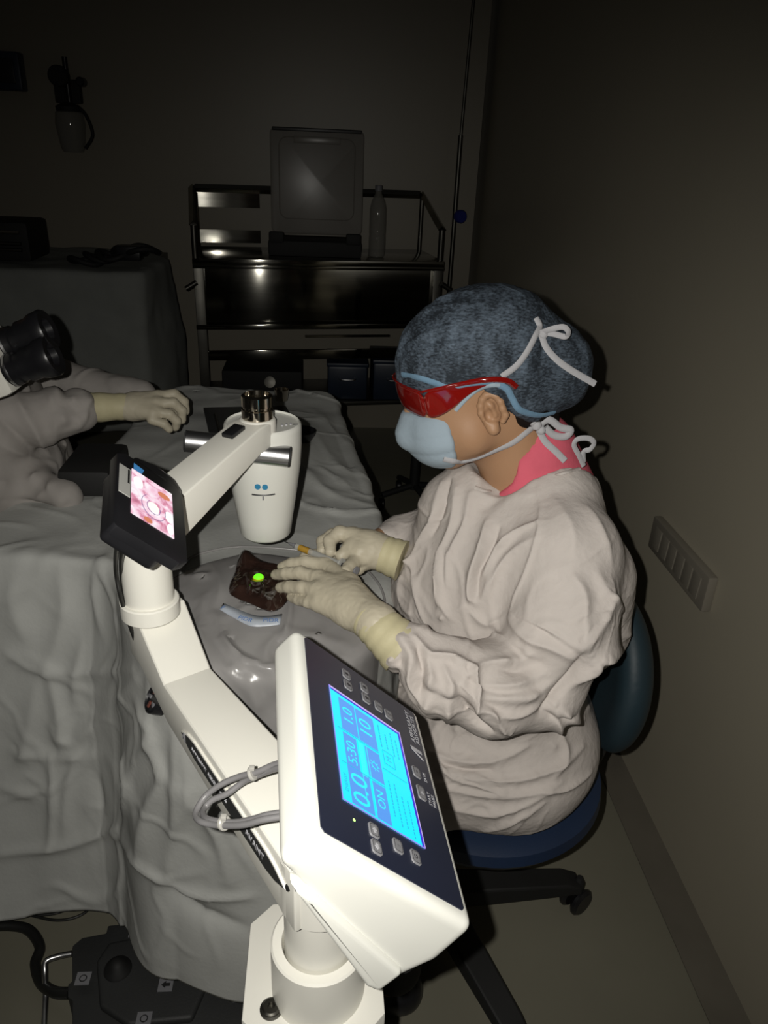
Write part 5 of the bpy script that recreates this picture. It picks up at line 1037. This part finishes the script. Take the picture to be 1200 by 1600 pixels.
me = hand('glove', fa, pa, None, ((-0.45, 1.44, 0.93), (-0.25, 1.58, 1.06)), 0.003); g3 = link('glove', me, 'latex', am)
o = cuffm('glove_cuff', [(-0.355, 1.520, 1.002), (-0.41, 1.505, 1.005), (-0.465, 1.480, 1.010)], [0.0245, 0.027, 0.031], g3)

# microscope eyepieces at the left edge
mi = thing('operating_microscope', 'white operating microscope with twin black eyepieces at the left edge', 'microscope', (-1.05, 1.25, 0))
om0 = aty(8, 545, 1.25); om1 = aty(95, 512, 1.25); axd = _n(aty(96, 528, 1.25)-aty(20, 556, 1.25)); Ro = frame(axd)
bc = aty(4, 562, 1.25)
bh = box('white_body', bc-axd*0.05, (0.09, 0.10, 0.12), 'enamel', mi, R=Ro, bev=0.012)
tub = []
for s_ in (-1, 1):
    upv = _n(np.cross(axd, [0, 1, 0])); c0 = bc+axd*0.004+upv*0.018*s_*1.0+np.array([0, 0.016*s_, 0])
    ey = lathe('eyepiece', [(0.026, 0), (0.026, 0.022), (0.0235, 0.024), (0.0235, 0.034), (0.0275, 0.036), (0.0275, 0.052), (0.031, 0.060), (0.033, 0.078), (0.031, 0.082), (0.018, 0.080), (0.016, 0.070)], c0, 'black', mi, R=Ro, n=40)
    lathe('ring', [(0.0268, 0.008), (0.0272, 0.010), (0.0268, 0.012)], c0, 'satin', ey, R=Ro, n=40)
cyl('support_arm', bc-axd*0.08, (-1.05, 1.25, 1.40), 0.03, 'enamel', mi); cyl('stand_column', (-1.05, 1.25, 0.04), (-1.05, 1.25, 1.42), 0.035, 'enamel', mi)
lathe('stand_base', [(0.22, 0), (0.22, 0.03), (0.06, 0.05)], (-1.05, 1.25, 0.0), 'enamel', mi)

# ================================================================== BACKGROUND
# steel trolley
tl = thing('steel_trolley', 'stainless steel trolley with guard rails and drawer against the back wall', 'trolley', (-0.02, 3.95, 0))
X0, X1, Y0, Y1 = -0.62, 0.56, 3.73, 4.18
box('top_shelf', ((X0+X1)/2, (Y0+Y1)/2, 0.985), (X1-X0, Y1-Y0, 0.03), 'steel', tl, bev=0.004)
dr = box('drawer', ((X0+X1)/2, (Y0+Y1)/2+0.01, 0.835), (X1-X0-0.01, Y1-Y0-0.03, 0.28), 'steel', tl, bev=0.004)
box('drawer_lip', ((X0+X1)/2, Y0+0.003, 0.965), (X1-X0, 0.012, 0.016), 'steel', dr, bev=0.003); box('drawer_lip', ((X0+X1)/2, Y0+0.003, 0.693), (X1-X0, 0.012, 0.022), 'steel', dr, bev=0.003)
for x in (X0+0.025, X1-0.025):
    for y in (Y0+0.025, Y1-0.025):
        lg = box('leg', (x, y, 0.53), (0.045, 0.045, 0.90), 'darksteel', tl, bev=0.003); cyl('caster', (x-0.012, y, 0.04), (x+0.012, y, 0.04), 0.038, 'black', lg, 0.005, 24)
box('lower_shelf', ((X0+X1)/2, (Y0+Y1)/2, 0.30), (X1-X0-0.05, Y1-Y0-0.02, 0.02), 'darksteel', tl, bev=0.003)
box('middle_rail', ((X0+X1)/2, Y0+0.02, 0.555), (X1-X0-0.08, 0.02, 0.045), 'steel', tl, bev=0.003); box('runner', (0.10, Y0+0.03, 0.640), (0.42, 0.01, 0.010), 'steel', tl)
tube('guard_rail', [(X0+0.02, Y1-0.02, 1.0), (X0+0.02, Y1-0.02, 1.25), (X0+0.03, Y1-0.02, 1.27), (X1-0.05, Y1-0.02, 1.27), (X1-0.03, Y1-0.03, 1.27)], 0.019, 'steel', tl, sm=0, n=4)
box('back_panel', ((X0+X1)/2-0.42, Y1-0.015, 1.22), (0.33, 0.010, 0.07), 'steel', tl); box('back_panel', ((X0+X1)/2-0.42, Y1-0.015, 1.05), (0.33, 0.010, 0.06), 'steel', tl)
for x in (X0+0.015, X1-0.015):
    tube('guard_rail', [(x, Y1-0.02, 1.27), (x, Y0+0.10, 1.16), (x, Y0+0.03, 1.14)], 0.019, 'steel', tl, sm=0, n=4); cyl('rail_post', (x, Y0+0.03, 1.0), (x, Y0+0.03, 1.14), 0.014, 'darksteel', tl); cyl('rail_post', (x, Y1-0.02, 1.0), (x, Y1-0.02, 1.27), 0.012, 'darksteel', tl)
    cyl('push_handle', (x, Y0-0.02, 0.90), (x+0.05*(1 if x > 0 else -1), Y0-0.02, 0.87), 0.012, 'darksteel', tl)
tl.matrix_world = Matrix.Translation((-0.02, 3.95, 0)) @ Matrix.Rotation(math.radians(8.0), 4, 'Z')
# storage case with raised lid
cs = thing('storage_case', 'black carrying case with raised frosted lid standing on the steel trolley', 'case', (-0.03, 3.96, 1.0))
bm = bmesh.new(); add_box(bm, (-0.035, 3.95, 1.035), (0.44, 0.26, 0.07), None, 0.010); bmobj('case_base', bm, 'matblack', cs, True)
for x in (-0.215, 0.145): box('case_latch', (x, 3.82, 1.085), (0.07, 0.03, 0.05), 'matblack', cs, bev=0.01)
def rrect(w_, h_, r_, n=6): 
    out = []
    for cx_, cy_, a0 in ((w_/2-r_, h_/2-r_, 0), (-w_/2+r_, h_/2-r_, 90), (-w_/2+r_, -h_/2+r_, 180), (w_/2-r_, -h_/2+r_, 270)):
        for k in range(n+1): a = math.radians(a0+90*k/n); out.append((cx_+r_*math.cos(a), cy_+r_*math.sin(a)))
    return out
bm = bmesh.new(); add_prism(bm, rrect(0.445, 0.47, 0.03), -0.02, 0.02, R=Matrix.Rotation(math.radians(88), 3, 'X'), T=(-0.028, 4.06, 1.315), bev=0.004)
ld = bmobj('case_lid', bm, 'lid', cs, True)
bm = bmesh.new(); add_box(bm, (-0.028, 4.035, 1.543), (0.42, 0.03, 0.016), None, 0.004); bmobj('lid_edge', bm, 'lidtrim', ld, True)
for zz_, ww in ((1.30, 0.31), ): 
    bm = bmesh.new(); add_tube(bm, [(-0.028+p[0], 4.036, 1.33+p[1]) for p in rrect(0.36, 0.36, 0.04)]+[(-0.028+0.18, 4.036, 1.33+0.14)], 0.003, 6); bmobj('lid_ridge', bm, 'lid', ld, True)
    bm = bmesh.new(); add_box(bm, (-0.028, 4.035, 1.50), (0.22, 0.008, 0.03), None, 0.003); bmobj('lid_ridge', bm, 'lid', ld, True)
bo = thing('plastic_bottle', 'clear plastic bottle standing on the steel trolley beside the case', 'bottle', (0.262, 3.90, 1.0))
b1 = lathe('bottle_body', [(0.034, 0), (0.040, 0.006), (0.040, 0.09), (0.038, 0.10), (0.040, 0.11), (0.040, 0.215), (0.032, 0.25), (0.015, 0.285), (0.014, 0.30)], (0.262, 3.90, 1.002), 'bottle', bo, n=32); lathe('bottle_cap', [(0.017, 0), (0.017, 0.022), (0.015, 0.024)], (0.262, 3.90, 1.298), 'key', bo, n=24)
# drip stand
iv = thing('drip_stand', 'thin steel drip stand pole rising beside the trolley in the corner', 'drip stand', (0.68, 4.05, 0))
cyl('pole', (0.655, 4.05, 0.10), (0.655, 4.05, 1.55), 0.011, 'darksteel', iv); cyl('pole_extension', (0.655, 4.05, 1.5), (0.672, 4.05, 2.35), 0.007, 'darksteel', iv); kb = lathe('height_knob', [(0.012, -0.03), (0.014, -0.01), (0.030, 0.0), (0.032, 0.02), (0.026, 0.03)], (0.672, 4.02, 1.19), 'navy', iv, R=frame((0.4, -1, 0)))
M['knobblue'] = mat('knob_blue', (0.02, 0.03, 0.22), 0.4, var=0.1); kb.data.materials.clear(); kb.data.materials.append(M['knobblue'])
for k in range(3):
    a = 1.3+k*2.09; lg = tube('leg', [(0.655, 4.05, 0.12), (0.655+0.12*math.cos(a), 4.05+0.12*math.sin(a), 0.05), (0.655+0.125*math.cos(a), 4.05+0.125*math.sin(a), 0.012)], 0.010, 'darksteel', iv)
# items on the lower shelf
for i, (x, z0, s_, hcol) in enumerate(((0.13, 0.312, (0.20, 0.30, 0.17), 'bluebox'), (0.37, 0.312, (0.22, 0.30, 0.19), 'bluebox'))):
    bx = thing('storage_box', ['dark blue lidded box on the lower trolley shelf nearer the middle', 'dark blue lidded box on the lower trolley shelf nearer the masked face'][i], 'box', (x, 3.94, z0), 'dark blue boxes on the lower trolley shelf'); box('box_body', (x, 3.94, z0+s_[2]/2), s_, hcol, bx, bev=0.012); box('box_lid', (x, 3.94, z0+s_[2]+0.008), (s_[0]+0.01, s_[1]+0.01, 0.02), hcol, bx, bev=0.006); tube('box_handle', [(x-0.04, 3.785, z0+0.11), (x-0.03, 3.765, z0+0.11), (x+0.03, 3.765, z0+0.11), (x+0.04, 3.785, z0+0.11)], 0.004, 'satin', bx)
pw = thing('power_unit', 'black equipment unit on the lower trolley shelf at the left', 'equipment', (-0.30, 3.92, 0.312)); box('unit_body', (-0.30, 3.95, 0.38), (0.40, 0.28, 0.13), 'matblack', pw, bev=0.01); lathe('dial', [(0.03, 0), (0.028, 0.02), (0.01, 0.022)], (-0.26, 3.81, 0.39), 'darksteel', pw, R=frame((0, -1, 0.3)))
# background table with cloth
TB = chaikin([(-2.0, 3.42), (-0.80, 3.42), (-0.755, 3.46), (-0.74, 4.15), (-2.0, 4.15)], 2)
tbt = thing('side_table', 'side table hidden under a hanging cloth at the back left', 'table', (-1.3, 3.8, 0))
box('tabletop', (-1.38, 3.80, 0.945), (1.20, 0.66, 0.03), 'darksteel', tbt)
for x in (-1.9, -0.82):
    for y in (3.52, 4.08): box('leg', (x, y, 0.465), (0.03, 0.03, 0.93), 'darksteel', tbt)
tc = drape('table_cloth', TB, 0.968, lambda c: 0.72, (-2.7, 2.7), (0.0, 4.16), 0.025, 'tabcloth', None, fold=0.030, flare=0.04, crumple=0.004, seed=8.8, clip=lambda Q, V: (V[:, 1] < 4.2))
tag(tc, 'pale cloth hanging in folds over the side table by the back wall', 'table cloth')
mc1 = thing('metal_equipment', 'dark boxy machine with shiny metal bars at the far left of the side table', 'equipment', (-1.40, 3.62, 0.975)); box('machine_body', (-1.37, 3.66, 1.06), (0.26, 0.26, 0.16), 'matblack', mc1, bev=0.02)
for i, z in enumerate((1.03, 1.055, 1.10)): cyl('metal_bar', (-1.50, 3.515, z), (-1.27, 3.515, z), 0.008, 'chrome' if i == 2 else 'darksteel', mc1)
mc2 = thing('coiled_tubing', 'heap of coiled black tubing at the right end of the side table', 'tubing', (-0.93, 3.56, 0.975))
for i in range(5):
    cc = (-1.02+0.06*i, 3.56+0.03*(i % 2), 0.992+0.012*i)
    tube('tubing_coil', [(cc[0]+0.07*math.cos(t), cc[1]+0.06*math.sin(t), cc[2]+0.012*math.sin(2*t+i)) for t in np.linspace(0, 6.5, 14)], 0.012, 'matblack', mc2, sm=3)
box('connector', (-0.83, 3.55, 1.03), (0.10, 0.08, 0.06), 'black', mc2, bev=0.01)
# wall items
su = thing('suction_unit', 'dark suction regulator with hanging glass jar mounted on the back wall', 'suction jar', (-1.20, 4.2, 1.6))
box('wall_bracket', (-1.20, 4.225, 1.66), (0.12, 0.05, 0.10), 'matblack', su, bev=0.01); cyl('gauge', (-1.22, 4.20, 1.72), (-1.22, 4.15, 1.72), 0.045, 'matblack', su, 0.005); cyl('regulator_knob', (-1.12, 4.20, 1.70), (-1.12, 4.14, 1.70), 0.02, 'black', su, 0.004)
cyl('inlet_stem', (-1.19, 4.19, 1.60), (-1.19, 4.19, 1.80), 0.012, 'black', su); jr = lathe('jar', [(0.001, 0), (0.045, 0.002), (0.055, 0.02), (0.068, 0.12), (0.062, 0.17), (0.05, 0.18)], (-1.19, 4.16, 1.40), 'bottle', su, n=36); lathe('jar_lid', [(0.055, 0), (0.058, 0.02), (0.02, 0.04)], (-1.19, 4.16, 1.575), 'matblack', su, n=36)
tube('hose', [(-1.15, 4.16, 1.60), (-1.11, 4.15, 1.56), (-1.09, 4.15, 1.48), (-1.13, 4.15, 1.42)], 0.008, 'matblack', su)
wb = thing('wall_monitor', 'small dark blue box fixed on the back wall at the upper left', 'wall box', (-1.48, 4.2, 1.72)); box('wall_box_body', (-1.48, 4.21, 1.73), (0.18, 0.08, 0.16), 'bluebox', wb, bev=0.01); box('wall_box_face', (-1.48, 4.165, 1.73), (0.13, 0.01, 0.10), 'black', wb, bev=0.004)
# dark castor stand seen in the gap below the mask
sk = thing('castor_stand', 'thin black stand on castors standing on the dark floor behind the masked face', 'stand', (0.424, 3.20, 0))
cyl('stand_post', (0.424, 3.20, 0.08), (0.424, 3.20, 0.80), 0.022, 'matblack', sk)
for k in range(4):
    a = math.radians(200+90*k); e_ = (0.424+0.16*math.cos(a), 3.20+0.16*math.sin(a)); lg = tube('leg', [(0.424, 3.20, 0.10), (e_[0], e_[1], 0.07)], 0.014, 'matblack', sk, sm=0); cyl('caster', (e_[0]-0.012, e_[1], 0.028), (e_[0]+0.012, e_[1], 0.028), 0.027, 'black', lg, 0.005, 20)
